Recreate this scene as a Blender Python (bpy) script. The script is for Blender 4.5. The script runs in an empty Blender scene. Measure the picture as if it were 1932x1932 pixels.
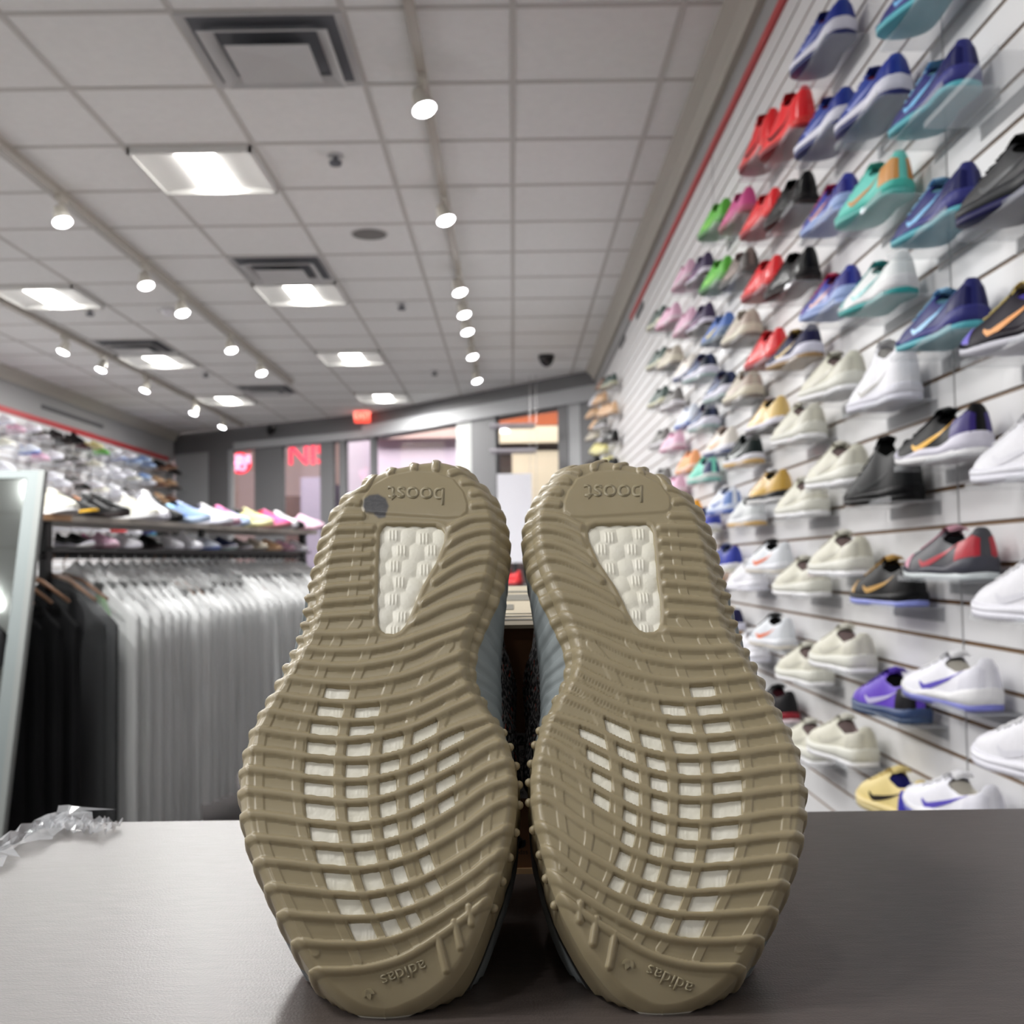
import bpy, math, random
import numpy as np
from mathutils import Vector, Matrix
random.seed(7); RNG = np.random.RandomState(3)
SC = bpy.context.scene; COL = SC.collection
# ------------------------------------------------------------------ camera
F = 2050.0; CX = 966.0
PITCH = math.radians(2.76); ROLL = math.radians(0.86)
CAM = Vector((0, 0, 1.12))
fwd = Vector((0, math.cos(PITCH), math.sin(PITCH)))
r0 = Vector((1, 0, 0)); u0 = r0.cross(fwd)
rt = r0 * math.cos(ROLL) - u0 * math.sin(ROLL)
up = u0 * math.cos(ROLL) + r0 * math.sin(ROLL)
cd = bpy.data.cameras.new('camera'); cam = bpy.data.objects.new('camera', cd); COL.objects.link(cam)
R = Matrix((rt, up, -fwd)).transposed().to_4x4(); R.translation = CAM; cam.matrix_world = R
cd.sensor_width = 36; cd.lens = 36 * F / 1932; cd.clip_start = 0.02; cd.clip_end = 100
cd.dof.use_dof = True; cd.dof.focus_distance = 0.47; cd.dof.aperture_fstop = 17.0
SC.camera = cam
# ------------------------------------------------------------------ exposure and world
SC.view_settings.view_transform = 'Standard'; SC.view_settings.look = 'None'
SC.view_settings.gamma = 1; SC.view_settings.use_curve_mapping = False
SC.view_settings.exposure = 0.43
w = bpy.data.worlds.new('world'); SC.world = w; w.use_nodes = True
w.node_tree.nodes['Background'].inputs[0].default_value = (.9, .93, 1, 1)
w.node_tree.nodes['Background'].inputs[1].default_value = 0.12
SC.cycles.max_bounces = 6; SC.cycles.transparent_max_bounces = 16
SC.cycles.sample_clamp_indirect = 6; SC.cycles.caustics_reflective = False; SC.cycles.caustics_refractive = False
SC.cycles.use_denoising = True
PANEL_W = 38.0; SPOT_W = 17.0
def area(name, loc, sx, sy, power, color=(1, .99, .975), rot=(0, 0, 0)):
    l = bpy.data.lights.new(name, 'AREA'); l.shape = 'RECTANGLE'; l.size = sx; l.size_y = sy
    l.energy = power; l.color = color
    o = bpy.data.objects.new(name, l); COL.objects.link(o); o.location = loc; o.rotation_euler = rot
    return o
# ------------------------------------------------------------------ projection helpers
def ray(px, py):
    return fwd * F + rt * (px - CX) - up * (py - CX)
def on_y(px, py, Y):
    d = ray(px, py); return CAM + d * (Y / d.y)
def on_z(px, py, Z):
    d = ray(px, py); return CAM + d * ((Z - CAM.z) / d.z)
def on_x(px, py, X):
    d = ray(px, py); return CAM + d * (X / d.x)
# ------------------------------------------------------------------ materials
def lin(c):
    return tuple(((v / 255) / 12.92 if v / 255 < .04045 else ((v / 255 + .055) / 1.055) ** 2.4) for v in c)
_m = {}
def mat(name, rgb, rough=.6, metal=0, noise=0, nscale=60, bump=0, bscale=200, emit=None, es=0, alpha=1, coat=0, trans=0, spec=.5):
    if name in _m: return _m[name]
    m = bpy.data.materials.new(name); _m[name] = m; m.use_nodes = True
    nt = m.node_tree; b = nt.nodes['Principled BSDF']; c = lin(rgb) + (1,)
    b.inputs['Base Color'].default_value = c; b.inputs['Roughness'].default_value = rough
    b.inputs['Metallic'].default_value = metal; b.inputs['Alpha'].default_value = alpha
    b.inputs['Coat Weight'].default_value = coat; b.inputs['Transmission Weight'].default_value = trans
    b.inputs['Specular IOR Level'].default_value = spec
    if emit:
        b.inputs['Emission Color'].default_value = lin(emit) + (1,); b.inputs['Emission Strength'].default_value = es
    tc = nt.nodes.new('ShaderNodeTexCoord')
    if noise:
        n = nt.nodes.new('ShaderNodeTexNoise'); n.inputs['Scale'].default_value = nscale; n.inputs['Detail'].default_value = 4
        mx = nt.nodes.new('ShaderNodeMix'); mx.data_type = 'RGBA'
        mx.inputs[6].default_value = tuple(v * (1 - noise) for v in c[:3]) + (1,)
        mx.inputs[7].default_value = tuple(min(1, v * (1 + noise)) for v in c[:3]) + (1,)
        nt.links.new(tc.outputs['Object'], n.inputs['Vector']); nt.links.new(n.outputs['Fac'], mx.inputs[0])
        nt.links.new(mx.outputs[2], b.inputs['Base Color'])
    if bump:
        n = nt.nodes.new('ShaderNodeTexNoise'); n.inputs['Scale'].default_value = bscale
        bp = nt.nodes.new('ShaderNodeBump'); bp.inputs['Strength'].default_value = bump; bp.inputs['Distance'].default_value = .002
        nt.links.new(tc.outputs['Object'], n.inputs['Vector']); nt.links.new(n.outputs['Fac'], bp.inputs['Height'])
        nt.links.new(bp.outputs[0], b.inputs['Normal'])
    return m
def emis(name, rgb, s):
    return mat(name, rgb, emit=rgb, es=s)
def cmat(rgb, rough=.45):
    return mat('sneaker_%d_%d_%d_%d' % (rgb[0], rgb[1], rgb[2], int(rough * 100)), rgb, rough, noise=.06, nscale=90, spec=.2 if sum(rgb) < 150 else .45)
# ------------------------------------------------------------------ mesh builder
class MB:
    def __init__(s): s.v = []; s.f = []
    def add(s, vs, fs):
        n = len(s.v); s.v += [tuple(v) for v in vs]; s.f += [tuple(i + n for i in f) for f in fs]; return s
    def box(s, x0, x1, y0, y1, z0, z1, M=None, bev=0):
        vs = [Vector((x, y, z)) for x in (x0, x1) for y in (y0, y1) for z in (z0, z1)]
        if M is not None: vs = [M @ v for v in vs]
        return s.add(vs, [(0, 1, 3, 2), (4, 6, 7, 5), (0, 4, 5, 1), (2, 3, 7, 6), (0, 2, 6, 4), (1, 5, 7, 3)])
    def grid(s, P, closed=False):
        n, m = len(P), len(P[0]); vs = [p for row in P for p in row]; fs = []
        for i in range(n - 1):
            for j in range(m if closed else m - 1):
                k = (j + 1) % m; fs.append((i * m + j, i * m + k, (i + 1) * m + k, (i + 1) * m + j))
        return s.add(vs, fs)
    def tube(s, pts, r, n=8, caps=True):
        pts = [Vector(p) for p in pts]; rs = r if isinstance(r, (list, tuple)) else [r] * len(pts); P = []
        for i, p in enumerate(pts):
            t = (pts[min(i + 1, len(pts) - 1)] - pts[max(i - 1, 0)]).normalized()
            a = t.cross(Vector((0, 0, 1)) if abs(t.z) < .9 else Vector((1, 0, 0))).normalized(); b = t.cross(a)
            P.append([p + (a * math.cos(k * 2 * math.pi / n) + b * math.sin(k * 2 * math.pi / n)) * rs[i] for k in range(n)])
        base = len(s.v); s.grid(P, True)
        if caps:
            s.f.append(tuple(base + k for k in range(n))[::-1]); s.f.append(tuple(base + (len(pts) - 1) * n + k for k in range(n)))
        return s
    def disc(s, c, r, h, n=20, r2=None):
        return s.tube([Vector(c), Vector(c) + Vector((0, 0, h))], [r, r2 if r2 is not None else r], n)
    def quad(s, a, b, c, d): return s.add([a, b, c, d], [(0, 1, 2, 3)])
    def mesh(s, name, smooth=False):
        me = bpy.data.meshes.new(name); me.from_pydata(s.v, [], s.f); me.update()
        if smooth: me.polygons.foreach_set('use_smooth', [True] * len(me.polygons))
        return me
def link(name, me, m=None, parent=None, smooth=None, bevel=0):
    o = bpy.data.objects.new(name, me); COL.objects.link(o)
    if m is not None:
        if not me.materials: me.materials.append(m)
        else: o.material_slots[0].link = 'OBJECT'; o.material_slots[0].material = m
    if parent is not None: o.parent = parent
    if bevel:
        b = o.modifiers.new('bevel', 'BEVEL'); b.width = bevel; b.segments = 2
    return o
def obj(name, mb, m, parent=None, smooth=False, bevel=0):
    return link(name, mb.mesh(name, smooth), m, parent, bevel=bevel)
def tag(o, label, cat, group=None, kind=None):
    o['label'] = label; o['category'] = cat
    if group: o['group'] = group
    if kind: o['kind'] = kind
    return o
def thing(name, label, cat, loc=(0, 0, 0), rz=0, group=None):
    o = bpy.data.objects.new(name, None); COL.objects.link(o); o.location = loc; o.rotation_euler = (0, 0, rz)
    return tag(o, label, cat, group)
def struct(name, mb, m, bevel=0, parent=None):
    o = obj(name, mb, m, parent, bevel=bevel)
    if parent is None: o['kind'] = 'structure'
    return o
ORD = 'first second third fourth fifth sixth seventh eighth ninth tenth eleventh twelfth thirteenth fourteenth fifteenth sixteenth seventeenth eighteenth nineteenth twentieth'.split()
def ordn(n):
    return ORD[n] if n < 20 else {20: 'twenty-first', 21: 'twenty-second', 22: 'twenty-third', 23: 'twenty-fourth', 24: 'twenty-fifth', 25: 'twenty-sixth', 26: 'twenty-seventh', 27: 'twenty-eighth', 28: 'twenty-ninth', 29: 'thirtieth', 30: 'thirty-first', 31: 'thirty-second', 32: 'thirty-third', 33: 'thirty-fourth', 34: 'thirty-fifth', 35: 'thirty-sixth'}[n]
def text_mesh(s, size, ext=.0005, bold=0):
    cu = bpy.data.curves.new('lettering', 'FONT'); cu.body = s; cu.size = size; cu.extrude = ext
    cu.align_x = 'CENTER'; cu.align_y = 'CENTER'; cu.offset = bold
    o = bpy.data.objects.new('tmp', cu); COL.objects.link(o)
    dg = bpy.context.evaluated_depsgraph_get(); me = bpy.data.meshes.new_from_object(o.evaluated_get(dg))
    bpy.data.objects.remove(o); me.materials.clear(); return me
# ------------------------------------------------------------------ room shell
CEIL = CAM.z + 1.99; XR = .88; XL = -4.95; YB = -4.0
G = .61; GX = .03; GY = 4.396
P0 = Vector((XL, 15.9, 0)); P1 = Vector((-1.9, 14.1, 0)); P2 = Vector((XR, 11.1, 0))
# ceiling tiles
def ceiling_material():
    m = mat('ceiling_tile', (244, 244, 243), .9, bump=.25, bscale=160, noise=.05, nscale=25); return m
def sf_y(x):
    A, B = (P0, P1) if x < P1.x else (P1, P2)
    return A.y + (B.y - A.y) * (x - A.x) / (B.x - A.x)
def sf_x(y):
    if y <= P2.y: return .78
    A, B = (P1, P2) if y < P1.y else (P0, P1)
    return A.x + (B.x - A.x) * (y - A.y) / (B.y - A.y)
cp = [(XL - .2, YB), (1.0, YB), (1.0, 11.0), (P1.x, P1.y), (XL - .2, 16.0)]
c = MB().add([Vector((x, y, z)) for z in (CEIL, CEIL + .05) for x, y in cp], [(4, 3, 2, 1, 0), (5, 6, 7, 8, 9)] + [(i, (i + 1) % 5, 5 + (i + 1) % 5, 5 + i) for i in range(5)])
struct('ceiling', c, ceiling_material())
g = MB(); tw = .012
for k in range(-9, 2):
    x = GX + k * G; g.box(x - tw, x + tw, YB, sf_y(x) + .02, CEIL - .004, CEIL + .001)
for k in range(-13, 19):
    y = GY + k * G; g.box(XL, sf_x(y), y - tw, y + tw, CEIL - .0045, CEIL + .001)
struct('trim_1', g, mat('ceiling_grid', (206, 204, 200), .6))
struct('floor', MB().box(XL - .2, 1.0, YB, 24, -.05, 0), mat('dark_carpet', (74, 70, 70), .95, noise=.25, nscale=120, bump=.3))
# right wall with slats
slat_m = mat('white_slatwall', (226, 226, 227), .38, noise=.02, nscale=4)
def slatwall(name, X, side, y0, y1, z0, z1, pitch=.0762):
    s = MB(); s.box(min(X + side * .006, X + side * .03), max(X + side * .006, X + side * .03), y0, y1, 0, z1)
    z = z1
    while z > z0:
        a = z - pitch + .0045
        s.box(min(X, X + side * .008), max(X, X + side * .008), y0, y1, a, z - .0045); z -= pitch
    o = struct(name, s, slat_m)
    s = MB(); z = z1 - pitch
    while z > z0:
        s.box(min(X + side * .0045, X + side * .0058), max(X + side * .0045, X + side * .0058), y0, y1, z - .006, z + .006); z -= pitch
    struct('trim_%d' % (11 if side > 0 else 12), s, mat('slat_groove_insert', (112, 84, 52), .4))
    return o
SZR = CAM.z + 1.74; SZL = CAM.z + 1.56
slatwall('wall_right', XR, 1, YB, 11.1, .1, SZR)
slatwall('wall_left', XL, -1, YB, 16.1, .3, SZL)
grey_m = mat('grey_wall_paint', (168, 168, 168), .7)
s = MB(); s.box(XR + .0, XR + .2, YB, 11.1, SZR + .03, CEIL); struct('wall_upper_right', s, grey_m)
s = MB(); s.box(XL - .2, XL, YB, 16.1, SZL + .04, CEIL); struct('wall_upper_left', s, grey_m)
red_m = mat('red_stripe', (196, 58, 62), .45)
struct('trim_2', MB().box(XR - .012, XR + .02, 2.0, 7.75, SZR, SZR + .032), red_m)
struct('trim_3', MB().box(XL - .02, XL + .015, 2.0, 15.6, SZL, SZL + .055), red_m)
cream_m = mat('crown_moulding', (196, 192, 182), .6)
def crown(name, X, s_, y0, y1):
    prof = [(0, 0), (.10, 0), (.10, -.018), (.085, -.03), (.06, -.05), (.035, -.085), (.03, -.11), (0, -.11)]
    P = [[Vector((X - s_ * a, y, CEIL + b)) for a, b in prof] for y in (y0, y1)]
    struct(name, MB().grid(P), cream_m)
crown('trim_4', XR, 1, YB, 11.1); crown('trim_5', XL, -1, YB, 16.1)
struct('wall_back', MB().box(XL - .2, 1.0, YB - .1, YB, 0, CEIL), mat('back_wall_paint', (150, 148, 146), .8))
for i, (x, y, z) in enumerate(((XR, 7.2, SZR - .055), (XR, 8.35, SZR - .03))):
    tag(obj('wall_vent_slot', MB().box(x - .01, x, y - .18, y + .18, z - .02, z + .02), mat('dark_slot', (90, 90, 92), .6)),
        'dark slot in the right wall, %s of the pair under the crown' % ('nearer' if i == 0 else 'farther'), 'vent')
tag(obj('wall_vent_slot', MB().box(XL, XL + .012, 11.4, 13.1, SZL + .16, SZL + .2), _m['dark_slot']), 'long dark air slot high on the left grey wall', 'vent')
struct('trim_13', MB().box(XR - .0012, XR + .001, 2.135, 2.140, .1, SZR).box(XR - .0012, XR + .001, 4.57, 4.576, .1, SZR), mat('panel_seam', (150, 150, 150), .7))
# ------------------------------------------------------------------ storefront
sf_m = mat('storefront_grey', (118, 118, 120), .55); sf_l = mat('storefront_light_grey', (176, 178, 180), .55)
sf_d = mat('storefront_dark', (78, 78, 80), .5)
def seg_box(mb, A, B, t0, t1, d0, d1, z0, z1):
    u = (B - A).normalized(); n = Vector((-u.y, u.x, 0)); L = (B - A).length
    M = Matrix(((u.x, n.x, 0, A.x), (u.y, n.y, 0, A.y), (0, 0, 1, 0), (0, 0, 0, 1)))
    return mb.box(t0 * L, t1 * L, d0, d1, z0, z1, M)
def seg_t(px, A, B):      # where the vertical plane through the pixel column meets the segment
    d = ray(px, 900); u = B - A
    return (A.y * d.x - A.x * d.y) / (u.x * d.y - u.y * d.x)
HB = CEIL - .31
h = MB(); seg_box(h, P0, P1, 0, 1, 0, .3, HB, CEIL); seg_box(h, P1, P2, 0, 1, 0, .3, HB, CEIL); struct('wall_front', h, sf_m)
h = MB(); seg_box(h, P1, P2, 0, 1.02, -.05, 0, HB - .01, HB + .15); seg_box(h, P0, P1, .35, 1, -.05, 0, HB - .01, HB + .09); struct('trim_6', h, sf_l)  # lower header ledge in lighter grey: the lit tone is put into its colour
cols = [(P0, P1, 329.5, 392, 'l'), (P0, P1, 393, 430, 'd'), (P0, P1, 430, 437, 'l'), (P0, P1, 480, 501, 'd'), (P0, P1, 501, 533, 'm'),
        (P0, P1, 604, 628, 'm'), (P0, P1, 640, 652, 'm'), (P1, P2, 698, 706, 'd'), (P1, P2, 862, 890, 'w'), (P1, P2, 890, 936, 'd'), (P1, P2, 1054, 1072, 'd'), (P1, P2, 1072, 1096, 'l'),
        (P1, P2, 1096, 1150, 'd')]
cm = {'l': sf_l, 'd': sf_m, 'm': sf_m, 'w': mat('storefront_white_post', (186, 188, 186), .5)}
for i, (A, B, a, b, k) in enumerate(cols):
    c = MB(); seg_box(c, A, B, seg_t(a, A, B), seg_t(b, A, B), .01 if k == 'l' else 0, .06, 0, HB); struct('trim_%d' % (20 + i), c, cm[k])
glass_m = mat('window_glass', (250, 252, 255), .02, trans=1, alpha=.12)
def pane(name, A, B, a, b, z0=.1):
    c = MB(); seg_box(c, A, B, seg_t(a, A, B), seg_t(b, A, B), .03, .038, z0, HB)
    o = struct(name, c, glass_m); return o
pane('window_1', P0, P1, 437, 480); pane('window_2', P0, P1, 533, 604); pane('window_3', P0, P1, 652, 690); pane('window_4', P1, P2, 706, 862); pane('window_5', P1, P2, 936, 1054)
# ------------------------------------------------------------------ mall beyond
def panel(name, x0, y0, x1, y1, Y, m, th=.1, label=None, cat='wall panel', es=None):
    a = on_y(x0, y1, Y); b = on_y(x1, y0, Y)
    o = obj(name, MB().box(a.x, b.x, Y, 23.58, max(0, a.z), b.z), m)
    if label: tag(o, label, cat)
    else: o['kind'] = 'structure'
    return o
lil = mat('lilac_lit_wall', (232, 218, 240), .6); creamw = mat('cream_wall', (238, 226, 200), .6); pinkw = mat('pink_beige_wall', (214, 186, 182), .6)
brown = mat('brown_wall', (96, 66, 52), .6); wood = mat('orange_wood', (150, 76, 40), .5, noise=.2, nscale=3)
struct('wall_mall_back', MB().box(-12, 8, 23.6, 23.7, 0, 5.7), pinkw)
struct('ceiling_mall', MB().box(-12, 8, 16.4, 23.6, 5.6, 5.7), creamw)
panel('wood_fascia', 930, 700, 1075, 803, 19, wood, .15, 'orange wood fascia high across the mall beyond right window', 'fascia')
panel('wood_fascia', 790, 790, 862, 815, 19.2, wood, .1, 'short orange wood fascia above the lilac shopfront', 'fascia')
panel('soffit_panel', 700, 803, 870, 828, 18.8, pinkw, .2, 'pale pink soffit band above the lilac shopfront', 'soffit')
panel('lit_shopfront', 700, 828, 866, 1200, 19.0, lil, .1, 'lilac lit shopfront wall across the mall', 'shopfront')
panel('lit_shopfront', 644, 800, 700, 1200, 19.2, mat('mauve_wall', (190, 182, 196), .6), .1, 'mauve shopfront wall left of the lilac one', 'shopfront')
panel('soffit_panel', 930, 803, 1070, 836, 18.6, creamw, .2, 'cream soffit under the orange wood fascia', 'soffit')
panel('shop_opening', 936, 836, 1060, 850, 18.9, mat('dark_opening', (60, 52, 48), .7), .1, 'dark strip beneath the cream soffit', 'shop opening')
panel('lit_shopfront', 968, 850, 1060, 1000, 18.7, creamw, .1, 'cream lit shopfront beyond the rightmost window', 'shopfront')
panel('shop_opening', 936, 850, 968, 1000, 18.8, _m['dark_opening'], .1, 'dark doorway left of the cream shopfront', 'shop opening')
panel('lit_shopfront', 533, 935, 604, 1100, 19.0, brown, .1, 'brown shopfront under the red lettering', 'shopfront')
panel('lit_shopfront', 568, 900, 604, 1100, 18.9, mat('mauve_pillar', (168, 160, 184), .6), .1, 'mauve pillar under the red lettering', 'pillar')
area('mall_lamp', (-3, 17.6, 5.5), 9, 2.0, 420, (1, .94, .9)); area('mall_lamp', (-1, 16.4, 5.4), 8, .8, 200, (1, .95, .92))
# neon signs
red_e = emis('red_neon', (255, 30, 62), 1.1); pk_e = emis('pink_white_neon', (255, 190, 225), 1.0)
t = thing('shop_sign', 'glowing red letters reading NIS beyond the left storefront glass', 'sign')
a = on_y(541, 877, 17.5); b = on_y(541, 840, 17.5)
me = text_mesh('NIS', (a - b).length * 1.0 / .70, .03, .006); o = link('letters', me, red_e, t); c = on_y(582, 860, 17.5)
for dx in (-.2, .2): obj('hanging_rod', MB().tube([(c.x + dx, 17.5, c.z + .1), (c.x + dx, 17.5, 5.6)], .01), mat('steel_wire', (180, 180, 180), .3, metal=1), t)
o.matrix_world = Matrix.Translation(c) @ Matrix.Rotation(math.pi / 2, 4, 'X')
t = thing('neon_roundel', 'round red neon sign with pinkish white lettering behind the storefront', 'sign')
c = on_y(453, 874, 17.3); rr = (on_y(473, 874, 17.3) - c).length
obj('hanging_rod', MB().tube([(c.x, 17.32, c.z), (c.x, 17.32, 5.6)], .012), mat('steel_wire', (180, 180, 180), .3, metal=1), t)
o = obj('disc', MB().tube([c + Vector((0, .05, 0)), c + Vector((0, 0.0, 0))], rr, 28), red_e, t)
for tx, dz in (('MINI', .32), ('SO', -.36)):
    o = link('letters', text_mesh(tx, rr * 1.0, .01, .012), pk_e, t)
    o.matrix_world = Matrix.Translation(c + Vector((0, -.03, dz * rr * 1.0))) @ Matrix.Rotation(math.pi / 2, 4, 'X')
t = thing('exit_sign', 'small glowing orange-red sign hung under the front ceiling', 'exit sign')
c = on_y(684, 785, 13.9)
obj('housing', MB().box(c.x - .1, c.x + .1, 13.88, 13.92, c.z - .085, c.z + .085), emis('exit_red', (255, 84, 66), 1.1), t)
o = link('letters', text_mesh('EXIT', .11, .004, .002), mat('exit_letter', (255, 170, 150), emit=(255, 170, 150), es=1.2), t)
o.matrix_world = Matrix.Translation((c.x, 13.87, c.z)) @ Matrix.Rotation(math.pi / 2, 4, 'X')
obj('bracket', MB().box(c.x - .01, c.x + .01, 13.89, 13.91, c.z + .08, CEIL), sf_l, t)
# acrylic shelves hanging in the window
for i, (a, b, y) in enumerate(((925, 1008, 806), (925, 1010, 853))):
    p = on_y(a, y, 11.4); q = on_y(b, y, 11.4)
    tag(obj('window_shelf', MB().box(p.x, q.x, 11.2, 11.5, p.z - .012, p.z + .012), mat('pale_acrylic', (216, 212, 220), .2, alpha=.8)),
        '%s pale shelf hung on wires inside the right window' % ('upper' if i == 0 else 'lower'), 'shelf')
for x in (1000, 1012):
    p = on_y(x, 740, 11.35); q = on_y(x, 1000, 11.35)
    tag(obj('hanging_wire', MB().tube([(p.x, 11.35, CEIL), (q.x, 11.35, q.z)], .003, 6), mat('steel_wire', (180, 180, 180), .3, metal=1)),
        'thin vertical wire in the right window, the %s one' % ('left' if x < 1005 else 'right'), 'wire')
t = thing('poster_board', 'tall white poster board standing behind the heels between the shoes', 'poster board')
a = on_y(940, 1062, 9.5); b = on_y(1003, 893, 9.5)
obj('board', MB().box(a.x, b.x, 9.5, 9.53, a.z, b.z), mat('white_board', (240, 240, 248), .5), t)
obj('stand', MB().box((a.x + b.x) / 2 - .02, (a.x + b.x) / 2 + .02, 9.5, 9.53, 0, a.z).box(a.x, b.x, 9.35, 9.7, 0, .02), mat('black_metal', (30, 30, 32), .4), t)
# ------------------------------------------------------------------ ceiling fittings
housing_m = mat('troffer_white', (232, 232, 230), .5); lamp_m = emis('troffer_lamp', (255, 252, 246), 14.0)
troff = None
def make_troffer(label, cx, cy):
    global troff
    t = thing('ceiling_light', label, 'ceiling light', (cx, cy, CEIL), 0, 'recessed ceiling lights')
    if troff is None:
        h = G / 2 - .012; P = []
        for k in range(13):                       # two curved reflector wings rising to the centre basket
            a = -h + 2 * h * k / 12; z = -.006 + .0 * a; P.append([Vector((a, y, .028 * math.sqrt(max(0, 1 - (a / h) ** 2)) - .031)) for y in (-h, h)])
        troff = [MB().grid(P).mesh('reflector', True), MB().box(-h, h, -h, -h + .02, -.034, 0).box(-h, h, h - .02, h, -.034, 0).box(-h, -h + .014, -h, h, -.034, 0).box(h - .014, h, -h, h, -.034, 0).mesh('frame'),
                 MB().grid([[Vector((.095 * math.cos(q), y, -.030 * math.sin(q) - .004)) for y in (-h + .004, h - .004)] for q in [math.pi * i / 8 for i in range(9)]]).mesh('lamp_basket', True)]
    for me, nm, m in zip(troff, ('reflector', 'frame', 'lamp_basket'), (housing_m, housing_m, lamp_m)): link(nm, me, m, t)
    area('ceiling_light_lamp', (cx, cy, CEIL - .075), .5, .5, PANEL_W)
    return t
n = 0
for kx, nm in ((-3, 'right'), (-6, 'left')):
    for j, ky in enumerate((1, 5, 9, 13)):
        make_troffer('square recessed light with glowing basket, %s row, %s from the camera' % (nm, ordn(j)), GX + (kx + .5) * G, GY + (ky + .5) * G)
for kx in (-3, -6):
    for ky in ((-3, -7) if kx == -3 else (-3, -7, -11)):
        area('ceiling_light_lamp', (GX + (kx + .5) * G, GY + (ky + .5) * G, CEIL - .03), .5, .5, PANEL_W * (1.25 if kx == -6 else .5))
vm = mat('vent_white', (208, 208, 208), .5); vd = mat('vent_dark', (112, 114, 120), .8)
def make_vent(label, kx, ky):
    cx, cy = GX + (kx + .5) * G, GY + (ky + .5) * G
    t = thing('ceiling_vent', label, 'ceiling vent', (cx, cy, CEIL), 0, 'square ceiling air diffusers')
    def ring(a, b, za, zb):
        c = lambda r, z: [Vector((r, -r, z)), Vector((r, r, z)), Vector((-r, r, z)), Vector((-r, -r, z))]
        return [c(a, za), c(b, zb)]
    obj('duct', MB().box(-.27, .27, -.27, .27, -.003, -.001), vd, t)
    obj('frame', MB().grid(ring(.3, .27, -.012, -.004), True).grid(ring(.3, .3, 0, -.012), True), vm, t)
    for k, r in enumerate((.235,)):
        obj('louvre', MB().grid(ring(r - .045, r, -.015 - .004 * k, -.045 - .006 * k), True).grid(ring(r, r + .004, -.045 - .006 * k, -.04 - .006 * k), True), vm, t)
    obj('centre_plate', MB().grid(ring(.001, .155, -.03, -.06), True).grid(ring(.155, .158, -.06, -.055), True), vm, t)
for lb, kx, ky in (('large square air diffuser at the top left of the ceiling', -2, -1), ('square air diffuser beside the second light of the right row', -3, 4),
                   ('square air diffuser beside the left row of lights', -6, 8), ('small far air diffuser near the storefront', -5, 12)): make_vent(lb, kx, ky)
for i, (x, y) in enumerate(((633, 300), (758, 577), (820, 703), (170, 588), (388, 706))):
    p = on_z(x, y, CEIL - .02)
    t = thing('fire_sprinkler', 'dark ceiling sprinkler head, %s one' % ('nearest', 'middle', 'far', 'left', 'far left')[i], 'sprinkler', (p.x, p.y, CEIL), 0, 'ceiling sprinklers')
    obj('escutcheon', MB().disc((0, 0, -.008), .04, .008), vm, t); obj('head', MB().tube([(0, 0, -.008), (0, 0, -.03), (0, 0, -.034), (0, 0, -.05)], [.012, .014, .032, .028], 12), vd, t)
p = on_z(697, 441, CEIL); t = thing('ceiling_speaker', 'round grey speaker grille in the ceiling', 'speaker', (p.x, p.y, CEIL)); obj('grille', MB().disc((0, 0, -.008), .1, .008, 28), mat('grille_grey', (128, 126, 124), .7), t); obj('rim', MB().tube([(0, 0, -.004), (0, 0, 0)], [.112, .112], 28), vm, t)
p = on_z(1031, 680, CEIL - .05); t = thing('security_camera', 'black dome security camera under the far ceiling', 'security camera', (p.x, p.y, CEIL))
obj('mount', MB().disc((0, 0, -.04), .075, .04), mat('black_plastic', (22, 22, 24), .4), t)
obj('dome', MB().tube([(0, 0, -.04), (0, 0, -.07), (0, 0, -.1), (0, 0, -.115)], [.07, .062, .038, .005], 20), mat('smoked_dome', (12, 12, 14), .1), t)
p = on_y(512, 813, 14.9); t = thing('security_camera', 'small black camera on the storefront header at left', 'security camera', (p.x, p.y, p.z)); obj('body', MB().tube([(0, 0, .06), (0, -.05, 0), (0, -.1, -.05)], [.05, .06, .03], 12), _m['black_plastic'], t); obj('arm', MB().tube([(0, .0, .06), (0, .3, .1)], .015), _m['black_plastic'], t)
# track lights
track_m = mat('track_metal', (186, 180, 170), .4); head_m = mat('spot_housing', (206, 202, 192), .4); bulb_m = emis('spot_bulb', (252, 252, 255), 16.0)
ZH = CEIL - .14; spot_me = None
tracks = [(-.335, 1.0, 11.2, [(796, 193), (859, 405), (883, 543), (889, 586), (892, 619), (892, 667), (912, 713)], 'right'),
          (-2.33, 1.0, 11.5, [(147, 408), (293, 530), (359, 583), (458, 654), (519, 698)], 'middle'),
          (-3.7, 5.0, 14.9, [(2, 583), (137, 657), (222, 691), (292, 731), (391, 775), (449, 801)], 'left')]
def make_spot(x, y, label, aim, zb=ZH):
    global spot_me
    t = thing('track_spotlight', label, 'spotlight', (x, y, CEIL - .035), 0, 'track spotlights')
    if spot_me is None:
        spot_me = [MB().box(-.016, .016, -.05, .05, -.03, 0).tube([(0, 0, -.03), (0, 0, -.075)], .008, 8).mesh('stem'),
                   MB().tube([(0, 0, .065), (0, 0, .05), (0, 0, .01), (0, 0, -.035)], [.016, .03, .038, .05], 16).mesh('shade', True),
                   MB().tube([(0, 0, -.036), (0, 0, -.043), (0, 0, -.046)], [.047, .04, .01], 16).mesh('bulb', True)]
    link('stem', spot_me[0], head_m, t)
    M = Matrix.Translation((0, 0, -.105)) @ Matrix.Rotation(aim, 4, 'Y') @ Matrix.Rotation(math.radians(-14), 4, 'X')
    for me, nm, m in ((spot_me[1], 'shade', head_m), (spot_me[2], 'bulb', bulb_m)):
        o = link(nm, me, m, t); o.matrix_local = M
    return t
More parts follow.
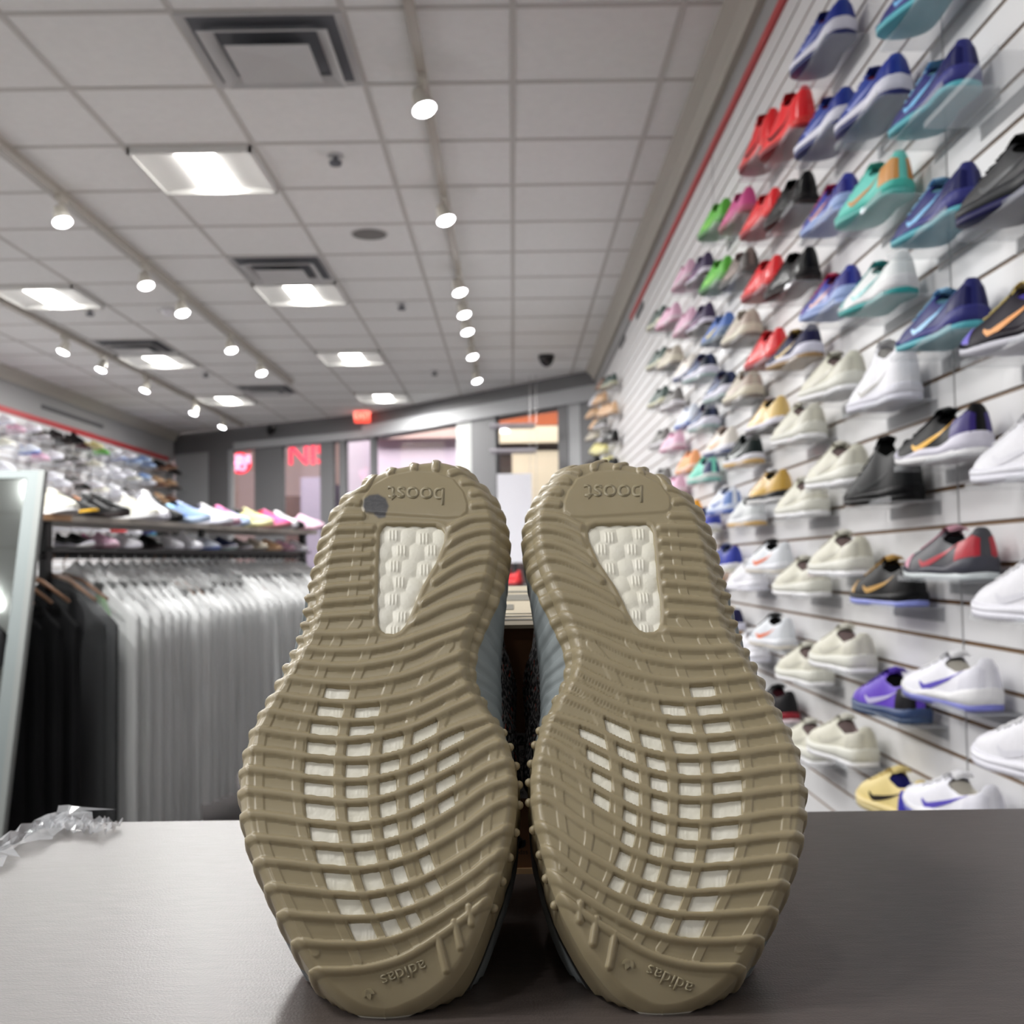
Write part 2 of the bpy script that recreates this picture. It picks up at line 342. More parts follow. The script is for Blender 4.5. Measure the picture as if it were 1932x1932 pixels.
def spot_lamp(x, y, z, tx, ty, tz, power, ang=75):
    l = bpy.data.lights.new('track_or_added_beam', 'SPOT'); l.energy = power; l.spot_size = math.radians(ang); l.spot_blend = .8; l.shadow_soft_size = .04; l.color = (1, .98, .96)
    o = bpy.data.objects.new('track_or_added_beam', l); COL.objects.link(o); o.location = (x, y, z)
    o.rotation_euler = (Vector((tx, ty, tz)) - Vector((x, y, z))).to_track_quat('-Z', 'Y').to_euler()
for X, y0, y1, heads, nm in tracks:
    t = thing('light_track', 'ceiling light track, %s of the three' % nm, 'light track', (X, 0, CEIL), 0, 'ceiling light tracks')
    obj('rail', MB().box(-.018, .018, y0 - 3, y1, -.035, 0), track_m, t)
    for j, (px, py) in enumerate(heads):
        p = on_z(px, py, ZH); s = 1 if nm == 'right' else -1
        make_spot(X, p.y, '%s glowing spotlight from the camera on the %s track' % (ordn(j), nm), -.3 * s * (1 if nm != 'middle' else -1))
        if nm == 'right': spot_lamp(X + .06, p.y, ZH - .06, XR, p.y + .1, 1.6, SPOT_W * (1.0, 1.0, .5, .35, .35, .4, .6)[j])
        elif nm == 'left': spot_lamp(X - .06, p.y, ZH - .06, XL, p.y, 1.7, SPOT_W * .8)
        else: spot_lamp(X + .06, p.y, ZH - .06, -1.0, p.y - .2, 1.0, SPOT_W)
for y in (.3, 1.3, 2.4): spot_lamp(-2.27, y, ZH - .06, -1.5, 5.0, .35, SPOT_W * 5.2, 62)  # unseen beams added to brighten the rack garments from the front, no heads modelled
for y in (.2, 1.6, 2.9): spot_lamp(-.275, y, ZH - .06, XR, y + .3, 1.4, SPOT_W * .8)
p = on_z(316, 590, CEIL - .03); t = thing('smoke_detector', 'round white detector on the ceiling beyond the middle track', 'smoke detector', (p.x, p.y, CEIL)); obj('base', MB().disc((0, 0, -.015), .07, .015), vm, t); obj('sensor', MB().tube([(0, 0, -.015), (0, 0, -.05)], [.05, .03], 16), mat('bright_white', (245, 245, 250), .3), t)
# ------------------------------------------------------------------ table
TZ = CAM.z - .17
def table_material():
    m = bpy.data.materials.new('dark_linen_laminate'); m.use_nodes = True; nt = m.node_tree; b = nt.nodes['Principled BSDF']
    tc = nt.nodes.new('ShaderNodeTexCoord'); mp = nt.nodes.new('ShaderNodeMapping'); mp.inputs['Scale'].default_value = (12, 160, 12)
    n = nt.nodes.new('ShaderNodeTexNoise'); n.inputs['Scale'].default_value = 6; n.inputs['Detail'].default_value = 6
    cr = nt.nodes.new('ShaderNodeMix'); cr.data_type = 'RGBA'; cr.inputs[6].default_value = lin((62, 55, 52)) + (1,); cr.inputs[7].default_value = lin((104, 95, 91)) + (1,)
    nt.links.new(tc.outputs['Object'], mp.inputs[0]); nt.links.new(mp.outputs[0], n.inputs['Vector']); nt.links.new(n.outputs['Fac'], cr.inputs[0]); nt.links.new(cr.outputs[2], b.inputs['Base Color'])
    n2 = nt.nodes.new('ShaderNodeTexNoise'); n2.inputs['Scale'].default_value = 900; bp = nt.nodes.new('ShaderNodeBump'); bp.inputs['Strength'].default_value = .22; bp.inputs['Distance'].default_value = .0006
    nt.links.new(tc.outputs['Object'], n2.inputs['Vector']); nt.links.new(n2.outputs['Fac'], bp.inputs['Height']); nt.links.new(bp.outputs[0], b.inputs['Normal'])
    b.inputs['Roughness'].default_value = .36; b.inputs['Specular IOR Level'].default_value = .6
    return m
t = thing('display_table', 'dark grey-brown laminate table top carrying the two leaning sneakers', 'table', (0, 0, 0))
obj('table_top', MB().box(-.315, .66, -.35, .745, TZ - .035, TZ), table_material(), t, bevel=.0015)
obj('cabinet_base', MB().box(-.28, .62, -.3, .70, .06, TZ - .035), mat('dark_cabinet', (58, 52, 50), .6), t)
obj('toe_kick', MB().box(-.24, .58, -.26, .66, 0, .06), _m['black_plastic'], t)
# crinkled clear plastic along the left edge
P = []; rr_ = random.Random(5)
for i in range(46):
    y = .30 + i * .0105; row = []
    for j in range(15):
        a = j / 14; x = -.305 - .05 * a + (.022 if j == 0 else 0) * rr_.random() ; z = TZ + .002 - .075 * max(0, a - .25) ** 1.3 + .0012 + rr_.random() * .006
        if a < .25: z = TZ + .0012 + rr_.random() * .005
        row.append(Vector((x + rr_.uniform(-.004, .004), y + rr_.uniform(-.004, .004), z)))
    P.append(row)
pw = mat('clear_crinkled_film', (235, 238, 242), .06, alpha=.42, spec=1)
tag(obj('plastic_wrap', MB().grid(P), pw, smooth=False), 'crinkled clear plastic film over the left edge of the dark table', 'plastic wrap')
P = []
for i in range(26):
    x = -.315 + i * .0022; row = []
    for j in range(9):
        row.append(Vector((x + rr_.uniform(-.001, .001), .715 + j * .004 - i * .0007, TZ + .001 + rr_.random() * .007)))
    P.append(row)
tag(obj('plastic_wrap', MB().grid(P), pw), 'bunched clear film at the far left table corner', 'plastic wrap')
# ------------------------------------------------------------------ leaning sneakers (sole side towards the camera)
LEAN = math.radians(40)
Vv = np.array([0, math.sin(LEAN), math.cos(LEAN)]); Nn = np.array([0, -math.cos(LEAN), math.sin(LEAN)]); Uu = np.array([1., 0, 0])
CAMn = np.array(CAM); Rf = np.array(fwd) * F; Rr = np.array(rt); Ru = np.array(up)
def z1(X, Y): return (430 + X * .29503, 840 + Y * .29503)
def z2(X, Y): return (430 + X * .2961, 1360 + Y * .2961)
LL = [(822, 862), (781, 867), (740, 875), (704, 889), (681, 906), (657, 926), (636, 955), (622, 985), (611, 1026), (602, 1070), (595, 1114), (589, 1159), (577, 1190), (563, 1220), (545, 1249), (526, 1279), (506, 1309), (488, 1340), (471, 1374), (459, 1413), (451, 1452), (449, 1493), (454, 1540), (464, 1582), (479, 1623), (501, 1671), (525, 1724), (552, 1776), (588, 1833), (619, 1870), (655, 1900), (696, 1917), (726, 1921)]
LR = [(822, 862), (858, 869), (878, 882), (899, 902), (921, 925), (936, 958), (943, 993), (943, 1029), (937, 1064), (928, 1100), (917, 1132), (902, 1165), (890, 1196), (884, 1232), (884, 1259), (891, 1284), (908, 1312), (927, 1338), (943, 1362), (955, 1387), (967, 1419), (975, 1458), (977, 1493), (973, 1537), (963, 1585), (945, 1644), (927, 1700), (904, 1765), (883, 1813), (852, 1857), (815, 1886), (768, 1910), (726, 1921)]
RI = [(1141, 861), (1098, 866), (1064, 878), (1044, 897), (1023, 927), (1008, 958), (1003, 990), (1007, 1029), (1016, 1064), (1029, 1098), (1044, 1130), (1059, 1164), (1073, 1196), (1081, 1230), (1077, 1262), (1062, 1294), (1042, 1323), (1027, 1350), (1015, 1384), (1007, 1416), (1002, 1452), (1001, 1493), (1006, 1538), (1016, 1573), (1028, 1620), (1042, 1671), (1059, 1715), (1079, 1755), (1101, 1796), (1136, 1845), (1160, 1872), (1194, 1896), (1250, 1914)]
RO = [(1141, 861), (1165, 864), (1203, 871), (1238, 885), (1268, 903), (1292, 924), (1312, 950), (1326, 982), (1337, 1015), (1346, 1055), (1354, 1095), (1363, 1130), (1373, 1164), (1384, 1191), (1398, 1216), (1416, 1243), (1436, 1274), (1454, 1303), (1472, 1335), (1492, 1371), (1506, 1403), (1518, 1442), (1523, 1485), (1522, 1530), (1516, 1573), (1503, 1622), (1485, 1675), (1461, 1728), (1434, 1779), (1394, 1837), (1364, 1868), (1320, 1895), (1250, 1914)]
NT, NS = 560, 300
tt = np.linspace(0, 1, NT)
def edge(pts, y0, y1):
    p = np.array(pts, float); tq = np.arccos(np.clip(1 - 2 * (p[:, 1] - y0) / (y1 - y0), -1, 1)) / math.pi
    x = np.interp(tt, tq, p[:, 0]); k = np.exp(-np.linspace(-2, 2, 17) ** 2); k /= k.sum()
    xp = np.concatenate([2 * x[0] - x[8:0:-1], x, 2 * x[-1] - x[-2:-10:-1]]); xs = np.convolve(xp, k, 'valid'); xs[0] = x[0]; xs[-1] = x[-1]
    return xs
def yrows(y0, y1): return y0 + (y1 - y0) * (1 - np.cos(math.pi * tt)) / 2
# pattern in the left shoe's image frame
yl = yrows(862, 1921); xl = edge(LL, 862, 1921); xr = edge(LR, 862, 1921)
ss = np.linspace(0, 1, NS)
X = xl[:, None] + (xr - xl)[:, None] * ss[None, :]; Y = np.repeat(yl[:, None], NS, 1)
def spline(pts, n=90):
    p = np.array(pts, float)
    if len(p) == 2: return np.stack([np.interp(np.linspace(0, 1, n), [0, 1], p[:, k]) for k in (0, 1)], 1)
    q = np.concatenate([[2 * p[0] - p[1]], p, [2 * p[-1] - p[-2]]]); out = []
    per = max(2, n // (len(p) - 1))
    for i in range(1, len(q) - 2):
        for a in np.linspace(0, 1, per, endpoint=False):
            out.append(.5 * ((2 * q[i]) + (-q[i - 1] + q[i + 1]) * a + (2 * q[i - 1] - 5 * q[i] + 4 * q[i + 1] - q[i + 2]) * a ** 2 + (-q[i - 1] + 3 * q[i] - 3 * q[i + 1] + q[i + 2]) * a ** 3))
    out.append(p[-1]); return np.array(out)
def dist_poly(line, X, Y, lim=40):
    line = np.asarray(line, float); x0, y0 = line.min(0) - lim; x1, y1 = line.max(0) + lim
    m = (X > x0) & (X < x1) & (Y > y0) & (Y < y1); d = np.full(X.shape, 1e3); px = X[m]; py = Y[m]; best = np.full(px.shape, 1e6)
    for (ax, ay), (bx, by) in zip(line[:-1], line[1:]):
        vx, vy = bx - ax, by - ay; L = vx * vx + vy * vy + 1e-9; t_ = np.clip(((px - ax) * vx + (py - ay) * vy) / L, 0, 1)
        best = np.minimum(best, (px - ax - t_ * vx) ** 2 + (py - ay - t_ * vy) ** 2)
    d[m] = np.sqrt(best); return d
def inside(poly, X, Y):
    r = np.zeros(X.shape, bool); n_ = len(poly)
    for i in range(n_):
        ax, ay = poly[i]; bx, by = poly[(i + 1) % n_]
        c = ((ay > Y) != (by > Y)) & (X < (bx - ax) * (Y - ay) / ((by - ay) + 1e-12) + ax); r ^= c
    return r
def sdf(poly, X, Y, lim=40):
    d = dist_poly(list(poly) + [poly[0]], X, Y, lim); return np.where(inside(poly, X, Y), -d, d)
def sm(a, b, v): q = np.clip((v - a) / (b - a), 0, 1); return q * q * (3 - 2 * q)
A = lambda *p: [z1(*q) for q in p]; B = lambda *p: [z2(*q) for q in p]
FULL = [A((500, 1205), (700, 1212), (950, 1190), (1200, 1120), (1420, 1020), (1660, 965)),
        A((440, 1300), (700, 1318), (1000, 1292), (1300, 1195), (1600, 1085)),
        A((380, 1385), (620, 1412), (850, 1412), (1150, 1350), (1350, 1260), (1580, 1180)),
        A((315, 1482), (600, 1520), (850, 1528), (1120, 1480), (1350, 1390), (1560, 1310)),
        A((245, 1590), (500, 1628), (830, 1652), (1150, 1602), (1350, 1520), (1560, 1410)),
        A((185, 1690), (500, 1745), (850, 1768), (1150, 1712), (1400, 1600), (1600, 1498)),
        A((125, 1808), (450, 1860), (800, 1884), (1150, 1815), (1400, 1700), (1650, 1585)),
        B((75, 180), (300, 200), (550, 235), (870, 250), (1150, 190), (1450, 50), (1700, -30)),
        B((55, 305), (300, 330), (550, 368), (850, 382), (1150, 315), (1450, 170), (1650, 60), (1770, 20)),
        B((50, 440), (300, 465), (550, 500), (850, 518), (1130, 450), (1450, 300), (1650, 175), (1810, 115)),
        B((65, 592), (300, 612), (550, 650), (850, 665), (1150, 590), (1450, 430), (1650, 305), (1840, 235)),
        B((100, 742), (350, 762), (600, 795), (850, 803), (1150, 730), (1450, 565), (1650, 430), (1860, 355)),
        B((150, 890), (400, 912), (620, 938), (880, 945), (1180, 865), (1480, 700), (1700, 540), (1860, 490)),
        B((215, 1050), (450, 1078), (700, 1105), (920, 1105), (1200, 1030), (1500, 865), (1700, 725), (1850, 655)),
        B((300, 1225), (550, 1250), (800, 1262), (1000, 1245), (1250, 1165), (1500, 1020), (1680, 880), (1820, 800)),
        B((395, 1408), (650, 1430), (880, 1425), (1080, 1385), (1300, 1285), (1550, 1120), (1760, 960)),
        B((520, 1595), (750, 1597), (950, 1570), (1150, 1500), (1400, 1340), (1660, 1140))]
HEEL = [A((690, 380), (770, 362), (835, 368)), A((660, 480), (740, 458), (855, 455)), A((630, 560), (720, 540), (930, 535)), A((620, 650), (720, 632), (925, 618)),
        A((600, 745), (700, 722), (920, 706)), A((590, 835), (700, 815), (920, 797)), A((570, 928), (700, 908), (918, 890)), A((555, 1020), (700, 1003), (915, 985)), A((525, 1110), (680, 1098), (915, 1082)),
        A((1500, 238), (1620, 228), (1700, 245)), A((1560, 308), (1640, 300), (1730, 318)), A((1565, 385), (1640, 378), (1760, 385)),
        A((1410, 540), (1530, 478), (1640, 462), (1760, 470)), A((1395, 640), (1500, 580), (1630, 545), (1760, 550)), A((1370, 760), (1500, 680), (1620, 640), (1755, 640)),
        A((1320, 875), (1450, 790), (1600, 735), (1740, 735)), A((1235, 1010), (1400, 920), (1580, 850), (1720, 845)), A((1160, 1130), (1350, 1040), (1540, 975), (1690, 940)),
        A((1460, 70), (1500, 130)), A((1330, 60), (1328, 150)), A((1193, 70), (1190, 150)), A((1055, 95), (1040, 180)), A((930, 150), (890, 255)), A((1425, 180), (1500, 155), (1570, 150)), A((770, 290), (880, 275)), [(884, 1712), (889, 1744)], [(857, 1740), (869, 1788)], [(825, 1768), (842, 1832)]]
BANDS = [A((700, 1255), (630, 1390), (590, 1480)) + B((475, 60), (455, 180), (440, 310), (440, 440), (455, 580), (480, 720), (525, 870), (585, 1030), (655, 1180), (730, 1330), (830, 1540)),
         A((930, 1230), (870, 1380), (800, 1560)) + B((735, 60), (712, 190), (705, 320), (708, 450), (722, 580), (745, 730), (780, 880), (828, 1030), (885, 1190), (960, 1340), (1060, 1480)),
         A((1170, 1270), (1080, 1430), (1000, 1640)) + B((965, 60), (940, 190), (925, 310), (925, 440), (932, 580), (950, 720), (978, 870), (1020, 1010), (1062, 1150), (1120, 1300), (1200, 1430)),
         A((1420, 1280), (1290, 1450), (1200, 1660)) + B((1145, 100), (1125, 260), (1110, 400), (1108, 540), (1115, 680), (1132, 800), (1160, 930), (1200, 1060), (1245, 1180), (1300, 1300)),
         A((1500, 1480), (1390, 1720)) + B((1325, 160), (1300, 300), (1285, 440), (1282, 580), (1290, 720), (1308, 840), (1340, 980), (1400, 1130), (1440, 1220)),
         B((1540, 220), (1520, 330), (1490, 480), (1480, 620), (1480, 760), (1500, 880), (1530, 1010), (1560, 1100)),
         B((1700, 150), (1680, 330), (1660, 500), (1650, 650), (1640, 800), (1640, 950)),
         A((470, 1290), (400, 1460), (330, 1620)) + B((230, 60), (205, 200), (200, 320), (200, 440), (205, 580), (225, 720), (260, 850), (320, 1000), (390, 1160), (470, 1320), (560, 1480)),
         A((620, 1130), (560, 1260), (500, 1360)), A((830, 1130), (780, 1200)), A((850, 520), (820, 780), (790, 1000))]
BWN = B((262, 60), (250, 200)) # unused guard
WROWS = [  # (upper rib index, x ranges in crop pixels, shear, frame)
    (3, [(620, 772)], -.25, 1), (4, [(572, 732), (812, 965)], -.2, 1), (5, [(530, 700), (778, 932)], -.15, 1),
    (6, [(505, 684), (755, 905), (985, 1116), (1178, 1330)], -.1, 2), (7, [(490, 670), (750, 890), (970, 1088), (1160, 1272), (1345, 1502)], -.08, 2),
    (8, [(485, 670), (750, 888), (966, 1070), (1148, 1250), (1334, 1470)], 0, 2), (9, [(497, 682), (762, 896), (970, 1070), (1153, 1246), (1328, 1448)], .06, 2),
    (10, [(527, 700), (785, 915), (990, 1080), (1173, 1252), (1345, 1440)], .12, 2), (11, [(565, 742), (815, 942), (1014, 1100), (1198, 1270)], .22, 2),
    (12, [(622, 795), (860, 980), (1048, 1132), (1232, 1302)], .3, 2), (13, [(700, 858), (918, 1032), (1090, 1170), (1272, 1342)], .38, 2), (14, [(790, 932), (988, 1088), (1148, 1216)], .42, 2)]
HEELWIN = A((972, 560), (985, 525), (1012, 508), (1180, 508), (1330, 513), (1368, 530), (1386, 560), (1382, 615), (1330, 745), (1240, 900), (1170, 1070), (1135, 1145), (1100, 1185), (1060, 1203), (1010, 1200), (978, 1180), (962, 1140), (956, 1030), (958, 880), (964, 700))
PAD = A((860, 400), (868, 335), (925, 258), (1040, 195), (1180, 168), (1330, 178), (1440, 222), (1505, 300), (1532, 380), (1528, 430), (1490, 462), (1400, 468), (1150, 452), (900, 436), (870, 425))
def build_height():
    rib = np.zeros(X.shape)
    for k, c in enumerate(FULL):
        d = dist_poly(spline(c, 120), X, Y, 30); rr = 8.2 + .9 * min(1, k / 8)
        rib = np.maximum(rib, np.sqrt(np.clip(1 - (d / rr) ** 2, 0, 1)) + .12 * np.clip(1 - (d / (rr * 1.9)) ** 2, 0, 1) * (d >= 0))
    for c in HEEL:
        d = dist_poly(spline(c, 50), X, Y, 30); rib = np.maximum(rib, 1.05 * np.sqrt(np.clip(1 - (d / 7.5) ** 2, 0, 1)) + .1 * np.clip(1 - (d / 14) ** 2, 0, 1))
    band = np.zeros(X.shape)
    for c in BANDS:
        d = dist_poly(spline(c, 80), X, Y, 30); band = np.maximum(band, 1 - sm(7, 9.5, d))
    hw = sdf(HEELWIN, X, Y, 60); pd = sdf(PAD, X, Y, 60)
    rib *= sm(4, 16, hw) * sm(-1, 4, pd)
    band *= sm(6, 20, hw) * sm(4, 10, pd)
    h = .0014 * rib + .00045 * band * (1 - np.clip(rib, 0, 1)) - .0
    h += .0007 * (1 - sm(-3, 3, pd)) + .00035 * np.exp(-((hw - 6) / 4) ** 2)
    # openings
    hole = 1 - sm(-4, 1.5, hw)
    for ri, xs, sh, fr in WROWS:
        top = spline(FULL[ri], 120); bot = spline(FULL[ri + 1], 120); conv = z1 if fr == 1 else z2; sc_ = .2955
        o1 = np.argsort(top[:, 0]); o2 = np.argsort(bot[:, 0])
        yt = np.interp(X, top[o1, 0], top[o1, 1]); yb = np.interp(X, bot[o2, 0], bot[o2, 1]); ym = (yt + yb) / 2
        sl = np.abs(np.gradient(yt, axis=1) / (np.gradient(X, axis=1) + 1e-9)); cs = 1 / np.sqrt(1 + sl ** 2)
        for a, b in xs:
            xa = conv(a, 0)[0]; xb = conv(b, 0)[0]; Xs = X - sh * (Y - ym)
            d = np.minimum(np.minimum(Xs - xa, xb - Xs), np.minimum((Y - yt) * cs - 7.6, (yb - Y) * cs - 6.8))
            d = np.where((Y > yt) & (Y < yb), d, -9); hole = np.maximum(hole, sm(-1.5, 2.2, d))
    # rounded rim and lettering hollows
    ol = np.concatenate([np.stack([xl, yl], 1)[::3], np.stack([xr, yl], 1)[::-3]]); ed = np.full(X.shape, 1e3)
    ed = np.minimum(dist_poly(np.stack([xl, yl], 1)[::5], X, Y, 60), dist_poly(np.stack([xr, yl], 1)[::5], X, Y, 60))
    rim = -.0045 * (1 - np.clip(ed / 20, 0, 1)) ** 2
    h = h * (1 - hole) - .0038 * hole + rim
    return h, rib, hole, rim
HH, RIB, HOLE, RIM = build_height()
def pellets():
    best = np.full(X.shape, 99.); near = np.zeros(X.shape); dx_ = np.zeros(X.shape); dy_ = np.zeros(X.shape); rs = np.random.RandomState(4); k = 0
    for r in range(-1, 36):
        for c in range(-1, 20):
            cx, cy = 455 + c * 30 + (15 if r % 2 else 0) + rs.uniform(-4, 4), 860 + r * 30 + rs.uniform(-4, 4); k += 1
            m = (np.abs(X - cx) < 32) & (np.abs(Y - cy) < 32)
            d = np.hypot(X[m] - cx, Y[m] - cy); u = d < best[m]; b = best[m]; b[u] = d[u]; best[m] = b
            for arr, val in ((dx_, X[m] - cx), (dy_, Y[m] - cy), (near, np.full(d.shape, k % 2))):
                q = arr[m]; q[u] = val[u]; arr[m] = q
    h = -(best / 17) ** 2 * .8
    gr = near * (np.abs(dx_) < 11) * (np.abs(dy_) < 9) * (.5 + .5 * np.cos(dx_ * 2 * math.pi / 6.5)) * .45
    return h + gr
PEL = pellets()
V0 = .085
SIDE = [(0, 0), (.3, .0015), (.7, .004), (1, .008), (1, .013)]
BAND = [(.98, .013), (.95, .018), (.85, .024), (.5, .030), (.1, .036)]
def mk_mesh(name, verts, faces, smooth=True):
    me = bpy.data.meshes.new(name); n_ = len(faces); me.vertices.add(len(verts)); me.vertices.foreach_set('co', np.asarray(verts, np.float32).ravel())
    me.loops.add(n_ * 4); me.loops.foreach_set('vertex_index', np.asarray(faces, np.int32).ravel())
    me.polygons.add(n_); me.polygons.foreach_set('loop_start', np.arange(0, n_ * 4, 4, dtype=np.int32))
    try: me.polygons.foreach_set('loop_total', np.full(n_, 4, np.int32))
    except Exception: pass
    me.update(calc_edges=True); me.validate()
    if smooth: me.polygons.foreach_set('use_smooth', [True] * len(me.polygons))
    return me
def gfaces(n, m):
    i = np.arange(n - 1)[:, None] * m; j = np.arange(m - 1)[None, :]; a = (i + j).ravel()
    return np.stack([a, a + 1, a + m + 1, a + m], 1)
class Shoe:
    def __init__(s, left):
        s.left = left
        if left: y0, y1 = 862, 1921; s.e0, s.e1 = xl, xr
        else: y0, y1 = 861, 1914; s.e0, s.e1 = edge(RO, y0, y1), edge(RI, y0, y1)
        s.y = yrows(y0, y1); s.O = np.array([0, .40, TZ])
        for it in range(8):
            P = s.place(s.e0[:, None] + (s.e1 - s.e0)[:, None] * ss[None, ::30], np.repeat(s.y[:, None], len(ss[::30]), 1), 0)
            dz = P[..., 2].min() - (TZ + .0012); s.O = s.O + np.array([0, dz * 1.0, 0]) * (1.6)
    def place(s, px, py, hgt):
        D = Rf + (px[..., None] - CX) * Rr - (py[..., None] - CX) * Ru
        def hit(wv): return CAMn + D * (((s.O - CAMn) @ Nn + wv) / (D @ Nn))[..., None]
        P = hit(np.zeros(px.shape))
        for _ in range(3):
            v = (P - s.O) @ Vv; wv = -.030 * np.clip((V0 - v) / V0, 0, 1.2) ** 2.2 - .006 * np.clip((v - .24) / .06, 0, 1.2) ** 2; P = hit(wv)
        return P + np.asarray(hgt)[..., None] * Nn
    def img(s, x, y):          # pattern-frame pixel -> this shoe's pixel
        x = np.asarray(x, float); y = np.asarray(y, float)
        f = (y - 862) / (1921 - 862); yy = s.y[0] + f * (s.y[-1] - s.y[0]); a = np.interp(y, yl, xl); b = np.interp(y, yl, xr)
        q = (x - a) / (b - a); return np.interp(yy, s.y, s.e0) * (1 - q) + np.interp(yy, s.y, s.e1) * q, yy
def gum_material(name, rgb):
    m = bpy.data.materials.new(name); m.use_nodes = True; nt = m.node_tree; b = nt.nodes['Principled BSDF']
    n = nt.nodes.new('ShaderNodeTexNoise'); n.inputs['Scale'].default_value = 30; n.inputs['Detail'].default_value = 5; tc = nt.nodes.new('ShaderNodeTexCoord')
    mx = nt.nodes.new('ShaderNodeMix'); mx.data_type = 'RGBA'; c = lin(rgb)
    mx.inputs[6].default_value = (c[0] * .9, c[1] * .88, c[2] * .84, 1); mx.inputs[7].default_value = (min(1, c[0] * 1.08), min(1, c[1] * 1.08), min(1, c[2] * 1.1), 1)
    at = nt.nodes.new('ShaderNodeAttribute'); at.attribute_name = 'scuff'
    n2 = nt.nodes.new('ShaderNodeTexNoise'); n2.inputs['Scale'].default_value = 420; n2.inputs['Detail'].default_value = 6; n2.inputs['Roughness'].default_value = .8
    mr = nt.nodes.new('ShaderNodeMix'); mr.data_type = 'RGBA'; mr.inputs[6].default_value = (.012, .012, .014, 1); mr.inputs[7].default_value = (.19, .19, .2, 1)
    m2 = nt.nodes.new('ShaderNodeMix'); m2.data_type = 'RGBA'
    nt.links.new(tc.outputs['Object'], n.inputs['Vector']); nt.links.new(tc.outputs['Object'], n2.inputs['Vector']); nt.links.new(n.outputs['Fac'], mx.inputs[0]); nt.links.new(n2.outputs['Fac'], mr.inputs[0])
    nt.links.new(at.outputs['Fac'], m2.inputs[0]); nt.links.new(mx.outputs[2], m2.inputs[6]); nt.links.new(mr.outputs[2], m2.inputs[7]); nt.links.new(m2.outputs[2], b.inputs['Base Color'])
    b.inputs['Roughness'].default_value = .36
    b.inputs['Subsurface Weight'].default_value = .25; b.inputs['Subsurface Radius'].default_value = (1, .75, .4); b.inputs['Subsurface Scale'].default_value = .004
    return m
gum = gum_material('beige_gum_rubber', (165, 153, 124)); 
def foam_material():
    m = bpy.data.materials.new('white_pellet_foam'); m.use_nodes = True; nt = m.node_tree; b = nt.nodes['Principled BSDF']
    tc = nt.nodes.new('ShaderNodeTexCoord'); v = nt.nodes.new('ShaderNodeTexVoronoi'); v.feature = 'SMOOTH_F1'; v.inputs['Scale'].default_value = 700
    cr = nt.nodes.new('ShaderNodeMix'); cr.data_type = 'RGBA'; cr.inputs[6].default_value = lin((255, 253, 244)) + (1,); cr.inputs[7].default_value = lin((244, 240, 218)) + (1,)
    n = nt.nodes.new('ShaderNodeTexNoise'); n.inputs['Scale'].default_value = 40
    nt.links.new(tc.outputs['Object'], v.inputs['Vector']); nt.links.new(tc.outputs['Object'], n.inputs['Vector']); nt.links.new(n.outputs['Fac'], cr.inputs[0]); nt.links.new(cr.outputs[2], b.inputs['Base Color'])
    bp = nt.nodes.new('ShaderNodeBump'); bp.inputs['Strength'].default_value = .3; bp.inputs['Distance'].default_value = .0004; bp.invert = True
    nt.links.new(v.outputs['Distance'], bp.inputs['Height']); nt.links.new(bp.outputs[0], b.inputs['Normal']); b.inputs['Roughness'].default_value = .45
    b.inputs['Emission Color'].default_value = (1, 1, .9, 1); b.inputs['Emission Strength'].default_value = 0
    return m
foam = foam_material()
def knit_material():
    m = bpy.data.materials.new('grey_black_knit'); m.use_nodes = True; nt = m.node_tree; b = nt.nodes['Principled BSDF']; tc = nt.nodes.new('ShaderNodeTexCoord')
    n = nt.nodes.new('ShaderNodeTexNoise'); n.inputs['Scale'].default_value = 420; n.inputs['Detail'].default_value = 2
    cr = nt.nodes.new('ShaderNodeValToRGB'); e = cr.color_ramp.elements; e[0].position = .46; e[0].color = (.012, .012, .013, 1); e[1].position = .6; e[1].color = (.42, .40, .40, 1)
    n2 = nt.nodes.new('ShaderNodeTexNoise'); n2.inputs['Scale'].default_value = 260; c2 = nt.nodes.new('ShaderNodeValToRGB'); c2.color_ramp.elements[0].position = .66; c2.color_ramp.elements[1].position = .69
    mx = nt.nodes.new('ShaderNodeMix'); mx.data_type = 'RGBA'; mx.inputs[7].default_value = (.75, .13, .08, 1)
    for k in (n, n2): nt.links.new(tc.outputs['Object'], k.inputs['Vector'])
    nt.links.new(n.outputs['Fac'], cr.inputs[0]); nt.links.new(n2.outputs['Fac'], c2.inputs[0]); nt.links.new(c2.outputs[0], mx.inputs[0]); nt.links.new(cr.outputs[0], mx.inputs[6]); nt.links.new(mx.outputs[2], b.inputs['Base Color'])
    bp = nt.nodes.new('ShaderNodeBump'); bp.inputs['Strength'].default_value = .9; bp.inputs['Distance'].default_value = .0015; nt.links.new(n.outputs['Fac'], bp.inputs['Height']); nt.links.new(bp.outputs[0], b.inputs['Normal'])
    b.inputs['Roughness'].default_value = .9; return m
knit = knit_material()
side_gum = mat('grey_gum_sidewall', (150, 158, 160), .5)
